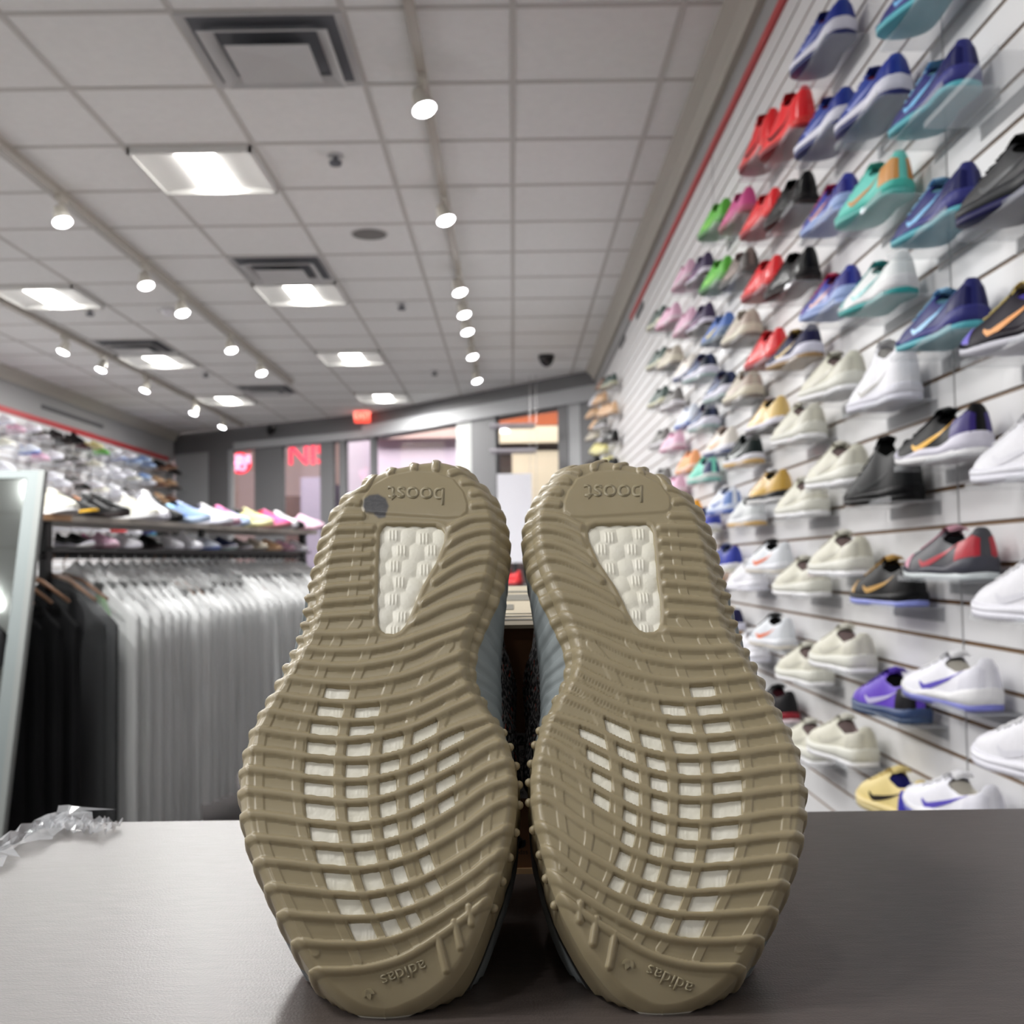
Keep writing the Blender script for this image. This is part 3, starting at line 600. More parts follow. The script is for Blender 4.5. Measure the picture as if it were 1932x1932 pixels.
def leaning_shoe(left, label):
    s = Shoe(left); t = thing('leaning_sneaker', label, 'sneaker', (0, 0, 0), 0, 'pair of leaning knit sneakers')
    px = s.e0[:, None] + (s.e1 - s.e0)[:, None] * ss[None, :]; py = np.repeat(s.y[:, None], NS, 1)
    base = s.place(px, py, np.zeros(px.shape)); P = base + HH[..., None] * Nn
    # rib ends stand proud of the outline
    for col, sg in ((0, -1 if left else 1), (NS - 1, 1 if left else -1)):
        for q, fall in enumerate((1, .8, .6, .4, .2)):
            c = col + q if col == 0 else col - q
            P[:, c] += (RIB[:, c] * (.0009 if col == 0 else .0001) * fall)[:, None] * (Uu * sg)
    zc = P[..., 2]; P[..., 2] = np.maximum(zc, TZ + .0008)
    me = mk_mesh('outsole', P.reshape(-1, 3), gfaces(NT, NS))
    sc_ = np.zeros(X.shape, np.float32)
    if left:
        q1 = sdf(A((862, 395), (870, 350), (905, 325), (960, 318), (1010, 345), (1030, 395), (1018, 430), (1005, 462), (965, 468), (930, 440), (880, 432)), X, Y, 60)
        sc_ = (1 - sm(-3, 3, q1)).astype(np.float32)
    at = me.attributes.new('scuff', 'FLOAT', 'POINT'); at.data.foreach_set('value', sc_.ravel())
    o = link('outsole', me, gum, t)
    # foam core a little behind the rubber
    k = slice(4, NT - 4); kk = slice(4, NS - 4)
    f = base[k, kk] + (RIM[k, kk] - .0007 + PEL[k, kk] * np.where(Y[k, kk] < 1215, .0010, .0002))[..., None] * Nn
    fo = link('foam_core', mk_mesh('foam_core', f.reshape(-1, 3), gfaces(f.shape[0], f.shape[1])), foam, t); fo['label'] = 'white pellet foam showing through the sole windows'
    # sidewall
    Lc, Rc = P[:, 0], P[:, -1]; loop = np.concatenate([Lc, Rc[::-1]]); rb = np.concatenate([RIB[:, 0], RIB[::-1, -1]]); M_ = len(loop)
    pl = np.stack([(loop - s.O) @ Uu, (loop - s.O) @ Vv], 1); cen = pl.mean(0)
    tg = np.roll(pl, -6, 0) - np.roll(pl, 6, 0); nr = np.stack([-tg[:, 1], tg[:, 0]], 1); nr /= np.linalg.norm(nr, axis=1)[:, None] + 1e-9
    sgn = np.sign(np.median(np.einsum('ij,ij->i', nr, pl - cen))); nr *= sgn
    vv = pl[:, 1]; heel = sm(.12, .22, vv); amp = .0004 + .0040 * heel; toe = 1 - sm(.0, .09, vv)
    ins = s.e1 if left else s.e1
    def fill(e, sg):
        y_ = s.y; a = np.argmin(np.abs(y_ - 1035)); b = np.argmin(np.abs(y_ - 1440)); out = np.zeros(len(y_)); w_ = np.linspace(0, 1, b - a); ln = e[a] * (1 - w_) + e[b] * w_
        out[a:b] = np.clip((ln - e[a:b]) * sg, 0, 80); return out * .00026
    sgl = -1 if left else 1
    fl = np.concatenate([fill(s.e0, sgl) , fill(s.e1, -sgl)[::-1]])
    wst = np.clip(fl / .006, 0, 1)
    def ringrows(prof):
        rows = []
        for out, back in prof:
            f_ = fl * (sm(.010, .031, back) * .7); wob = rb * ((.0012 if .003 < back < .009 else .0006) + .0006 * heel) * max(0, 1 - max(0, (back - .013) / .02))
            q = loop + (nr[:, 0:1] * Uu + nr[:, 1:2] * Vv) * (amp * out * (1 - .6 * toe) + wob * (1 if back else 0) * .6 + f_)[:, None] - Nn * (back * (1 - .35 * toe) * (1 + (1 - sm(.12, .17, vv)) * (.9 if back < .0131 else .35)) * (1 - wst * .75 * max(0, 1 - max(0, back - .013) / .02)))[:, None]
            q[:, 2] = np.maximum(q[:, 2], TZ + .0008); rows.append(q)
        return rows
    def ringmesh(rows, nm, mt, nubs=()):
        G_ = np.stack(rows, 0); G_ = np.concatenate([G_, G_[:, :1]], 1); vs = G_.reshape(-1, 3); fs = gfaces(G_.shape[0], G_.shape[1])
        th_ = np.linspace(.0, math.pi, 8)[:, None]; ph_ = np.linspace(0, 2 * math.pi, 13)[None, :]; ball = np.stack([np.sin(th_) * np.cos(ph_), np.sin(th_) * np.sin(ph_), np.cos(th_) * np.ones_like(ph_)], -1)
        for c_, r_ in nubs: fs = np.concatenate([fs, gfaces(8, 13) + len(vs)]); vs = np.concatenate([vs, (ball * r_ + c_).reshape(-1, 3)])
        return link(nm, mk_mesh(nm, vs, fs), mt, t)
    nb = []
    for i in range(8, M_ - 8):
        if rb[i] > .6 and rb[i] >= rb[i - 7:i + 8].max() and .03 < vv[i] < .165 and i > NT:
            c_ = loop[i] + (nr[i, 0] * Uu + nr[i, 1] * Vv) * .0006 - Nn * .0035
            if not nb or np.linalg.norm(nb[-1][0] - c_) > .004: nb.append((c_, .0019))
    ringmesh(ringrows(SIDE), 'sidewall', gum, nb); rows = ringrows(BAND)
    so = ringmesh(rows, 'midsole_band', side_gum); so['label'] = 'blue-grey ribbed midsole band above the gum sidewall'
    # knit upper arching behind the sole
    last = rows[-1]; L2 = last[:NT][::8]; R2 = last[NT:][::-1][::8]; n_ = len(L2); vq = (L2 + R2) / 2; vloc = (vq - s.O) @ Vv
    H = np.interp(vloc, [0, .02, .06, .11, .16, .20, .25, .285, .30], [.008, .022, .034, .050, .066, .072, .070, .062, .05])
    wr = wst[:NT][::8] * .0 + wst[NT:][::-1][::8]; ph = np.linspace(0, math.pi, 33); U_ = []
    for i in range(n_):
        hv = (L2[i] - R2[i]) / 2; row = []
        for a in ph:
            sq = math.copysign(abs(math.cos(a)) ** .8, math.cos(a)); row.append(vq[i] + hv * sq * (1 + (.62 * wr[i] * float(sm(.125, .15, vloc[i])) - .22 * (1 - wr[i])) * math.sin(a)) - Nn * H[i] * math.sin(a) ** .75)
        U_.append(row)
    U_ = np.array(U_); U_[..., 2] = np.maximum(U_[..., 2], TZ + .0008); U_[..., 1] = np.minimum(U_[..., 1], BOXY - .0012 + np.where(U_[..., 2] > BOXZ, 9, 0))
    fc = gfaces(n_, 33); ci = fc[:, 0] // 33; cj = fc[:, 0] % 33; vl = vloc[ci]
    hole_ = (vl > .175) & (vl < .262) & (cj > 10) & (cj < 21)
    link('knit_upper', mk_mesh('knit_upper', U_.reshape(-1, 3), fc[~hole_]), knit, t)
    il = [i for i in range(n_) if .172 < vloc[i] < .266]
    inner = U_[il][:, 9:24] + Nn * .006; inner[:, 2:-2] += Nn * .03
    link('lining', mk_mesh('lining', inner.reshape(-1, 3), gfaces(len(il), 15)), mat('dark_lining', (30, 30, 32), .9), t)
    lm = MB()
    for v_ in (.09, .105, .12, .135, .15):
        i = int(np.argmin(np.abs(vloc - v_))); lm.tube([Vector(U_[i, j] - Nn * .0015) for j in range(12, 21)], .0022, 6)
    obj('laces', lm, mat('grey_lace', (120, 118, 116), .8), t, True)
    # embossed lettering
    def word(txt, cxy, wpx, ang, nm, mt, lift):
        me_ = text_mesh(txt, 1, .0, .006); co = np.array([v.co[:] for v in me_.vertices]); wd = co[:, 0].max() - co[:, 0].min(); co[:, 0] -= (co[:, 0].max() + co[:, 0].min()) / 2; co[:, 1] -= (co[:, 1].max() + co[:, 1].min()) / 2
        k_ = wpx / wd; ca, sa = math.cos(ang), math.sin(ang)
        X_ = cxy[0] + (co[:, 0] * ca + co[:, 1] * sa) * k_; Y_ = cxy[1] + (co[:, 0] * sa - co[:, 1] * ca) * k_ 
        w_ = s.place(X_, Y_, np.full(len(X_), lift)); me_.vertices.foreach_set('co', w_.astype(np.float32).ravel()); me_.update()
        oo = link(nm, me_, mt, o); sd = oo.modifiers.new('thickness', 'SOLIDIFY'); sd.thickness = .0004; sd.offset = 0; return oo
    bx = z1(1203, 328) if left else (1157, 933)
    word('boost', bx, 106 if left else 110, math.pi + (.03 if left else .0), 'moulded_lettering', gum, .00085)
    ax_ = (762, 1838) if left else (1262, 1850)
    word('adidas', ax_, 88 if left else 92, math.pi + (-.36 if left else .42), 'moulded_lettering', gum, .0004)
    # trefoil by the word
    tx, ty = (692, 1868) if left else (1188, 1812); an0 = math.pi + (-.36 if left else .42); tm = MB()
    for da, ln in ((-.75, 17), (0, 21), (.75, 17)):
        pts = []
        for q in np.linspace(0, 1, 9):
            r_ = ln * q; hw_ = 5 * math.sin(math.pi * min(1, q * .95 + .05)); d_ = an0 - math.pi / 2 + da
            pts.append((tx + math.cos(d_) * r_, ty + math.sin(d_) * r_, hw_, d_))
        Lp = np.array([(a - math.sin(d_) * h_, b + math.cos(d_) * h_) for a, b, h_, d_ in pts]); Rp = np.array([(a + math.sin(d_) * h_, b - math.cos(d_) * h_) for a, b, h_, d_ in pts])
        l3 = s.place(Lp[:, 0], Lp[:, 1], np.full(9, .0006)); r3 = s.place(Rp[:, 0], Rp[:, 1], np.full(9, .0006)); tm.grid([[Vector(a), Vector(b)] for a, b in zip(l3, r3)])
    oo = obj('moulded_emblem', tm, gum, o); sd = oo.modifiers.new('thickness', 'SOLIDIFY'); sd.thickness = .0005; sd.offset = 0
    return t, s
BOXY = .607; BOXZ = CAM.z - .036
sl_, sL = leaning_shoe(True, 'left beige-soled knit sneaker leaning on its toe, dark scuff on its heel pad')
sr_, sR = leaning_shoe(False, 'right beige-soled knit sneaker leaning on its toe, clean heel pad')
# ------------------------------------------------------------------ shoebox behind the sneakers
kraft = mat('kraft_board', (128, 88, 56), .8, noise=.08, nscale=40); lidm = mat('beige_lid_board', (226, 214, 188), .7, noise=.03)
t = thing('shoebox', 'brown kraft shoebox propping up the two sneakers from behind', 'shoebox')
bx0, bx1, by1 = -.104, .116, BOXY + .285
s = MB(); s.box(bx0, bx1, BOXY, BOXY + .003, TZ, BOXZ).box(bx0, bx1, by1 - .003, by1, TZ, BOXZ).box(bx0, bx0 + .003, BOXY, by1, TZ, BOXZ).box(bx1 - .003, bx1, BOXY, by1, TZ, BOXZ).box(bx0, bx1, BOXY, by1, TZ, TZ + .003)
obj('body', s, kraft, t)
obj('base_edge', MB().box(bx0 - .001, bx1 + .001, BOXY - .0012, BOXY, TZ + .0, TZ + .003), mat('pale_kraft_edge', (214, 176, 128), .7), t)
M = Matrix.Translation((0, BOXY, BOXZ + .0005)) @ Matrix.Rotation(math.radians(3.1), 4, 'X')
obj('lid', MB().box(bx0 - .002, bx1 + .002, -.0015, by1 - BOXY + .004, 0, .002, M), lidm, t)
pr = MB(); pm = mat('lid_print', (150, 146, 134), .7)
for a, b, c, d in ((.02, .028, -.1, .112), (.040, .046, -.1, .112), (.058, .061, -.1, .112), (.085, .12, -.1, .0), (.085, .105, .03, .112), (.15, .2, -.03, .112), (.22, .235, -.1, .112)):
    pr.box(c, d, a, b, .0021, .0024, M)
obj('lid_print', pr, pm, t)
lb = mat('grey_box_label', (168, 166, 164), .6); ik = mat('black_print', (18, 18, 18), .6)
def on_box(px, py): return on_y(px, py, BOXY)
a = on_box(900, 1507); b = on_box(1045, 1382)
obj('label', MB().box(a.x, b.x, BOXY - .0006, BOXY, a.z, b.z), lb, t)
def box_text(txt, px, py, hpx, nm='print'):
    p = on_box(px, py); me = text_mesh(txt, hpx / F * BOXY / .7, .0, .0004 if hpx > 12 else 0); o = link(nm, me, ik, t)
    o.matrix_world = Matrix.Translation((p.x, BOXY - .0009, p.z)) @ Matrix.Rotation(math.pi / 2, 4, 'X'); return o
box_text('350 V2', 962, 1396, 13); box_text('@ Int', 996, 1421, 10); box_text('W/SOLE', 978, 1441, 8); box_text('PROUSE', 980, 1450, 8); box_text('NAM', 978, 1496, 6)
p0, p1 = on_box(900, 1407), on_box(1045, 1407); obj('print', MB().box(p0.x, p1.x, BOXY - .0009, BOXY - .0006, p0.z, p0.z + .0006), ik, t)
box_text('adidas', 980, 1607, 9)
tf = MB(); c = on_box(980, 1600)
for da, ln in ((-.62, .0058), (0, .0072), (.62, .0058)):
    row = []
    for q in np.linspace(0, 1, 9):
        r_ = ln * q; h_ = .0019 * math.sin(math.pi * min(1, q * .95 + .05)); dx, dz = math.sin(da), math.cos(da)
        row.append([Vector((c.x + dx * r_ - dz * h_, BOXY - .0008, c.z + dz * r_ + dx * h_)), Vector((c.x + dx * r_ + dz * h_, BOXY - .0008, c.z + dz * r_ - dx * h_))])
    tf.grid(row)
obj('printed_emblem', tf, ik, t)
# ------------------------------------------------------------------ sneaker kit
def itp(x, xs, ys): return float(np.interp(x, xs, ys))
STY = {
 'low': dict(h=[.088, .098, .090, .078, .086, .100, .092, .070, .054, .040, .026], st=[.030, .026, .023, .022], spring=.010, fat=1.0),
 'run': dict(h=[.080, .095, .084, .070, .078, .092, .084, .064, .050, .036, .022], st=[.036, .030, .018, .020], spring=.016, fat=1.02),
 'high': dict(h=[.116, .128, .122, .112, .126, .138, .112, .076, .056, .040, .026], st=[.032, .028, .024, .022], spring=.010, fat=1.04),
 'chunk': dict(h=[.086, .096, .088, .076, .090, .106, .096, .076, .060, .046, .030], st=[.042, .038, .030, .026], spring=.014, fat=1.08)}
HX = [0, .008, .03, .08, .11, .128, .15, .20, .245, .275, .292]; LS = .292
BX = [0, .004, .015, .04, .10, .15, .20, .235, .265, .283, .292]; BW = [0, .018, .030, .035, .031, .040, .047, .046, .036, .022, 0]
class Kit: pass
KITS = {}
def kit(style):
    if style in KITS: return KITS[style]
    S = STY[style]; k = Kit(); xs = [0, .002, .006, .012, .02, .03, .042, .055, .07, .085, .1, .112, .12, .13, .142, .155, .17, .185, .2, .215, .23, .245, .258, .27, .279, .286, .290, .292]
    b = lambda x: itp(x, BX, BW) * S['fat']
    zt = lambda x: itp(x, [0, .08, .18, .292], S['st']) + zb(x)
    zb = lambda x: S['spring'] * max(0, (x - .19) / .10) ** 1.8 + .004 * max(0, (.03 - x) / .03) ** 2
    h = lambda x: itp(x, HX, S['h']) + zb(x) * .6
    def pt(x, a, off=0):
        c, s_ = math.cos(a), math.sin(a); H = h(x) - zt(x)
        lean = .0
        y = b(x) * .94 * math.copysign(abs(c) ** .62, c) * (1 - .16 * s_ * (1 if x > .13 else .7)); z = zt(x) - .003 + (H + .003) * abs(s_) ** .85
        if x < .03: xx = x + .006 * math.sin(a) * (1 - x / .03)
        else: xx = x
        n = Vector((0, c, s_)); return Vector((xx, y, z)) + n * off
    A_ = [math.pi * j / 24 for j in range(25)]
    up_ = MB(); up_.grid([[pt(x, a) for a in A_] for x in xs])
    ncol = 25
    up_.f = [f for f in up_.f if not (.007 < xs[f[0] // ncol] < .118 and 7 <= f[0] % ncol <= 16)]
    k.upper = up_.mesh('upper', True)
    ci = [x for x in xs if .008 < x < .125]
    li = MB(); rows = []
    for x in ci:
        row = []
        for j in range(7, 18):
            p = pt(x, A_[j]); e = 1 - abs(j - 12) / 5.0; ex = min(1, (x - .011) / .02, (.122 - x) / .02); p.z -= .055 * min(1, e * 2.2) * max(0, ex); row.append(p)
        rows.append(row)
    li.grid(rows); k.lining = li.mesh('lining', True)
    # midsole: ring wall + underside, wavy top for runners
    ms = MB(); os_ = MB(); sect = []
    for x in xs:
        w = b(x) * 1.06 + (.001 if 0 < x < .292 else 0); wave = (.004 * math.sin(x * 46 + .6)) if style == 'run' else 0; t_ = zt(x) + wave; z0 = zb(x) + .0105
        sect.append([Vector((x, s_ * w * q, z)) for s_, q, z in ((1, .90, t_ + .001), (1, 1, t_ - .004), (1, 1.01, (t_ + z0) / 2), (1, .98, z0), (-1, .98, z0), (-1, 1.01, (t_ + z0) / 2), (-1, 1, t_ - .004), (-1, .90, t_ + .001))])
    ms.grid(sect, True); k.midsole = ms.mesh('midsole', True)
    so = []
    for x in xs:
        w = b(x) * 1.06; so.append([Vector((x, s_ * w * q, z)) for s_, q, z in ((1, 1.01, zb(x) + .0125), (1, 1, zb(x) + .001), (1, .9, zb(x)), (-1, .9, zb(x)), (-1, 1, zb(x) + .001), (-1, 1.01, zb(x) + .0125))])
    os_.grid(so, True); k.outsole = os_.mesh('outsole', True)
    tg = MB(); T = []
    for q in range(6):
        x = .112 + .012 * q; lift = .016 * (1 - q / 5.) ** 1.3; T.append([Vector((x - .012 * (1 - q / 5.), y, h(x) + lift - abs(y) * .25 + .001)) for y in (-.019, -.01, 0, .01, .019)])
    tg.grid(T); tg.grid([[p - Vector((.004, 0, .004)) for p in r] for r in T]); k.tongue = tg.mesh('tongue', True)
    lc = MB()
    for q in range(6):
        x = .132 + q * .0135; lc.tube([pt(x + (.003 if q % 2 else -.001), math.pi / 2 + d, .002) for d in (-.62, -.3, 0, .3, .62)], .0021, 5)
    k.laces = lc.mesh('laces', True)
    def side(x, z, sg, off=.0012):
        H = h(x) - zt(x); s_ = min(.97, max(0.02, ((z - zt(x) + .003) / (H + .003)))) ** (1 / .85); a = math.asin(s_)
        p = pt(x, a if sg > 0 else math.pi - a, off); return p
    em = MB()
    for sg in (1, -1):
        T = []
        for q in np.linspace(0, 1, 15):     # a tapering tick: hook low towards the toe, long tail to the heel
            x = .185 - .135 * q; zc = zt(x) + .006 + (.030 * q ** 1.5 if q > .12 else .016 * (1 - q / .12) * .7); wd = .011 * math.sin(math.pi * min(1, (q + .03) ** .55)) * (1 - q * .35) + .0012
            T.append([side(x, zc + e, sg) for e in (-wd * .5, 0, wd * .5)])
        em.grid(T)
    k.emblem = em.mesh('emblem', True)
    hc = MB(); hc.grid([[side(x, zt(x) + f * (h(x) - zt(x)) * .72, 1, .0015) for f in np.linspace(0, 1, 6)] for x in (.055, .045, .03, .018, .010, .005, .002)] )
    hc.grid([[side(x, zt(x) + f * (h(x) - zt(x)) * .72, -1, .0015) for f in np.linspace(0, 1, 6)] for x in (.002, .005, .010, .018, .03, .045, .055)])
    k.heel = hc.mesh('heel_counter', True)
    tc = MB(); tc.grid([[side(x, zt(x) + f * (h(x) - zt(x)) * .9, sg_, .0013) if True else 0 for f in (0, .3, .6, .85)] for sg_ in (1,) for x in (.225, .245, .262, .275, .285)])
    tc.grid([[side(x, zt(x) + f * (h(x) - zt(x)) * .9, -1, .0013) for f in (0, .3, .6, .85)] for x in (.285, .275, .262, .245, .225)])
    k.toe = tc.mesh('mudguard', True)
    KITS[style] = k; return k
# colourways: key -> (style, words, upper, midsole, outsole, lining, emblem, heel counter, mudguard, laces)
W = (238, 238, 240); BK = (26, 27, 30)
CW = {
 'nv': ('run', 'navy low sneaker with teal sole and sky-blue tick', (44, 50, 140), (60, 64, 150), (86, 176, 190), (120, 170, 190), (130, 196, 240), (36, 40, 120), None, (150, 205, 240)),
 'ys': ('run', 'black low sneaker with yellow tick, purple heel and white sole', (34, 34, 38), (228, 226, 240), W, (16, 16, 18), (246, 184, 30), (62, 44, 140), None, BK),
 'rg': ('run', 'grey sneaker with red quarter and pale sole', (84, 84, 92), (78, 80, 92), (206, 214, 216), (40, 44, 52), (196, 50, 66), (196, 44, 60), (214, 150, 170), (200, 150, 165)),
 'wp': ('run', 'white sneaker with violet sole and violet tick', (236, 236, 244), W, (120, 124, 200), (210, 206, 196), (96, 84, 190), (226, 226, 236), None, W),
 'bw': ('chunk', 'royal blue sneaker with thick white midsole', (40, 70, 170), (226, 226, 240), (40, 52, 130), (140, 40, 70), (150, 160, 220), (34, 60, 170), (50, 80, 180), (60, 80, 170)),
 'tg': ('low', 'turquoise sneaker with gold heel and tick', (110, 210, 196), (80, 196, 180), (92, 180, 172), (90, 180, 170), (204, 150, 90), (214, 152, 84), None, (120, 214, 200)),
 'wt': ('run', 'white sneaker with teal speckles and teal outsole', (236, 240, 240), W, (40, 156, 156), (150, 190, 186), (110, 190, 190), (236, 240, 240), (150, 206, 206), (60, 160, 160)),
 'wh': ('high', 'all-white high-top sneaker with small grey marks', (238, 238, 244), (230, 230, 240), (224, 224, 236), (190, 188, 184), (170, 168, 164), None, None, W),
 'bh': ('high', 'all-black high-top sneaker', (34, 38, 42), (28, 30, 34), (24, 24, 28), (8, 8, 8), (52, 56, 58), None, None, (30, 30, 34)),
 'bg': ('low', 'black sneaker with gold marbled toe and lilac sole', (36, 36, 38), (30, 32, 36), (140, 150, 220), (10, 10, 10), (200, 156, 84), None, (200, 158, 86), (190, 150, 80)),
 'pu': ('low', 'purple and black sneaker with silver tick', (96, 60, 190), (60, 84, 130), (60, 84, 120), (18, 18, 24), (196, 190, 226), (44, 44, 52), (100, 62, 196), (80, 50, 170)),
 'tn': ('low', 'pale yellow suede sneaker with blue collar lining', (226, 206, 140), (222, 202, 140), (200, 184, 130), (40, 40, 150), (60, 52, 50), (60, 56, 180), None, (226, 206, 140)),
 'nm': ('run', 'blue and plum sneaker with periwinkle toe', (64, 72, 170), (160, 182, 230), (150, 170, 220), (120, 60, 90), (190, 130, 130), (40, 40, 160), (170, 140, 220), (220, 60, 110)),
 'ow': ('chunk', 'off-white low sneaker with white sole', (214, 212, 196), (222, 222, 212), (238, 238, 240), (150, 132, 130), (204, 202, 188), (200, 198, 184), None, (210, 208, 196)),
 'bk': ('low', 'glossy black sneaker with dark sole', (34, 34, 36), (52, 48, 50), (70, 60, 60), (20, 16, 18), (60, 60, 60), None, None, BK),
 'nw': ('run', 'navy sneaker with white midsole and gum sole', (44, 42, 96), (226, 226, 242), (160, 130, 90), (30, 30, 60), (190, 160, 90), None, None, (180, 150, 80)),
 'rd': ('low', 'bright red sneaker', (236, 52, 58), (226, 60, 60), (170, 50, 60), (150, 20, 30), (250, 110, 110), None, None, (220, 40, 50)),
 'rh': ('high', 'bright red high-top sneaker', (238, 44, 50), (228, 60, 56), (160, 30, 44), (140, 14, 26), (60, 30, 34), None, None, (230, 40, 50)),
 'gw': ('low', 'gold sneaker with black collar and white sole', (222, 190, 120), (232, 230, 242), (90, 84, 84), (14, 14, 14), (236, 214, 160), (232, 200, 130), None, (200, 190, 190)),
 'gb': ('low', 'gold and black sneaker with white toe', (196, 156, 70), (60, 62, 66), (206, 206, 206), (16, 16, 16), (226, 186, 90), (206, 166, 80), (222, 222, 222), W),
 'wo': ('low', 'white sneaker with black collar and orange tick', (222, 226, 232), (226, 228, 234), (206, 200, 190), (12, 12, 14), (240, 120, 70), None, (210, 216, 224), (30, 30, 32)),
 'br': ('low', 'black sneaker with red midsole and white outsole', (40, 38, 42), (176, 30, 50), (232, 214, 220), (90, 20, 36), (60, 50, 56), None, None, BK),
 'pk': ('low', 'hot pink sneaker', (214, 84, 150), (196, 100, 130), (140, 90, 90), (120, 40, 80), (240, 150, 190), None, None, (220, 90, 150)),
 'tp': ('low', 'taupe sneaker with black collar', (120, 108, 102), (96, 90, 88), (90, 94, 94), (16, 16, 16), (170, 150, 140), (84, 76, 72), None, (180, 150, 150)),
 'cr': ('chunk', 'cream and taupe chunky sneaker', (186, 178, 164), (214, 208, 190), (120, 112, 106), (120, 90, 80), (200, 180, 170), (176, 160, 148), None, (200, 190, 176)),
 'dg': ('low', 'dark green sneaker with white midsole and gum outsole', (34, 52, 52), (230, 230, 238), (206, 170, 106), (18, 20, 22), (214, 220, 220), None, (150, 160, 162), (40, 50, 52)),
 'wg': ('low', 'light grey sneaker with gum outsole', (212, 216, 218), (226, 228, 232), (214, 176, 110), (60, 64, 66), (190, 194, 200), None, None, W),
 'ww': ('low', 'plain white low sneaker', (232, 232, 238), (236, 236, 244), (230, 230, 240), (196, 190, 190), (222, 222, 230), None, None, W),
 'gr': ('low', 'lime green sneaker', (92, 180, 60), (104, 170, 90), (80, 130, 80), (40, 90, 40), (150, 220, 100), None, None, (120, 200, 90)),
 'by': ('run', 'blue sneaker with yellow tick and grey sole', (84, 118, 190), (110, 130, 160), (96, 112, 126), (70, 90, 140), (222, 200, 90), None, None, (110, 140, 200)),
 'nb': ('chunk', 'navy suede sneaker with white midsole', (48, 62, 110), (224, 224, 238), (150, 170, 170), (90, 50, 80), (100, 120, 170), (26, 44, 76), None, (60, 70, 120)),
 'wx': ('low', 'white sneaker with orange and tan panels', (228, 222, 214), (226, 226, 236), (70, 84, 130), (150, 130, 120), (222, 170, 110), None, (226, 206, 190), (200, 180, 170)),
 'ry': ('low', 'royal blue sneaker with white midsole', (40, 60, 170), (222, 222, 226), (206, 204, 190), (80, 90, 120), (70, 90, 200), (40, 60, 180), None, (80, 90, 130)),
 'wb': ('low', 'white sneaker with blue heel and sole', (220, 226, 238), (200, 210, 232), (70, 100, 180), (90, 110, 160), (90, 120, 190), (100, 130, 190), None, W),
 'pw': ('low', 'purple and white sneaker', (74, 56, 100), (206, 200, 216), (80, 66, 60), (60, 40, 70), (150, 100, 140), None, None, (90, 70, 120)),
 'or': ('low', 'peach orange sneaker', (250, 170, 116), (240, 200, 180), (220, 150, 100), (220, 130, 90), (255, 190, 150), None, None, (250, 180, 130)),
 'am': ('low', 'amber yellow sneaker', (232, 160, 30), (236, 180, 60), (240, 210, 190), (150, 90, 20), (120, 80, 30), None, None, (220, 150, 30)),
 'pp': ('low', 'pale pink sneaker', (224, 180, 204), (228, 206, 218), (180, 130, 150), (200, 80, 140), (224, 90, 160), (226, 196, 206), None, (230, 120, 180)),
 'gn': ('low', 'grey-green sneaker with cream sole', (88, 104, 98), (206, 206, 180), (150, 146, 130), (60, 70, 66), (60, 130, 100), None, None, (130, 140, 130)),
 'gy': ('low', 'grey sneaker with white midsole', (120, 118, 116), (216, 214, 220), (150, 146, 146), (60, 60, 60), (170, 168, 166), None, None, (150, 150, 150)),
 'tq': ('low', 'mint sneaker with navy heel', (120, 214, 190), (206, 214, 210), (130, 190, 180), (40, 60, 110), (90, 190, 170), (50, 70, 120), None, (130, 220, 200)),
 'fl': ('run', 'dark purple sneaker with flame-coloured tick', (44, 32, 58), (40, 28, 52), (206, 206, 216), (120, 110, 220), (255, 170, 90), (60, 44, 90), (120, 110, 216), (230, 210, 130)),
 'dm': ('chunk', 'dark graphite sneaker', (66, 68, 72), (58, 60, 66), (44, 44, 110), (14, 14, 16), (90, 92, 96), None, None, (30, 30, 32)),
 'lb': ('low', 'light blue sneaker', (140, 170, 220), (190, 206, 226), (150, 170, 200), (90, 120, 170), (90, 130, 200), None, None, (170, 190, 226)),
 'bn': ('low', 'brown suede sneaker', (146, 104, 84), (196, 160, 130), (110, 80, 66), (60, 40, 34), (190, 140, 110), None, None, (150, 110, 90)),
 'sd': ('low', 'sand-coloured sneaker', (226, 186, 146), (230, 200, 166), (190, 150, 116), (150, 110, 90), (240, 206, 170), None, None, (226, 190, 150)),
 'mr': ('low', 'maroon and black sneaker', (112, 30, 50), (150, 146, 146), (60, 50, 54), (24, 14, 20), (170, 60, 80), (30, 24, 28), None, (80, 24, 40)),
 'yl': ('low', 'pale yellow sneaker', (230, 222, 150), (226, 224, 190), (200, 190, 130), (180, 170, 110), (210, 190, 90), None, None, (232, 226, 170)),
 'bv': ('low', 'black sneaker with yellow sole', (36, 36, 38), (226, 176, 30), (60, 60, 62), (20, 20, 20), (70, 70, 72), None, None, BK),
}
DARK = {}
def dk(c): return tuple(int(v * (.45 + .55 * min(1, max(0, sum(c) / 3 - 20) / 90))) for v in c)
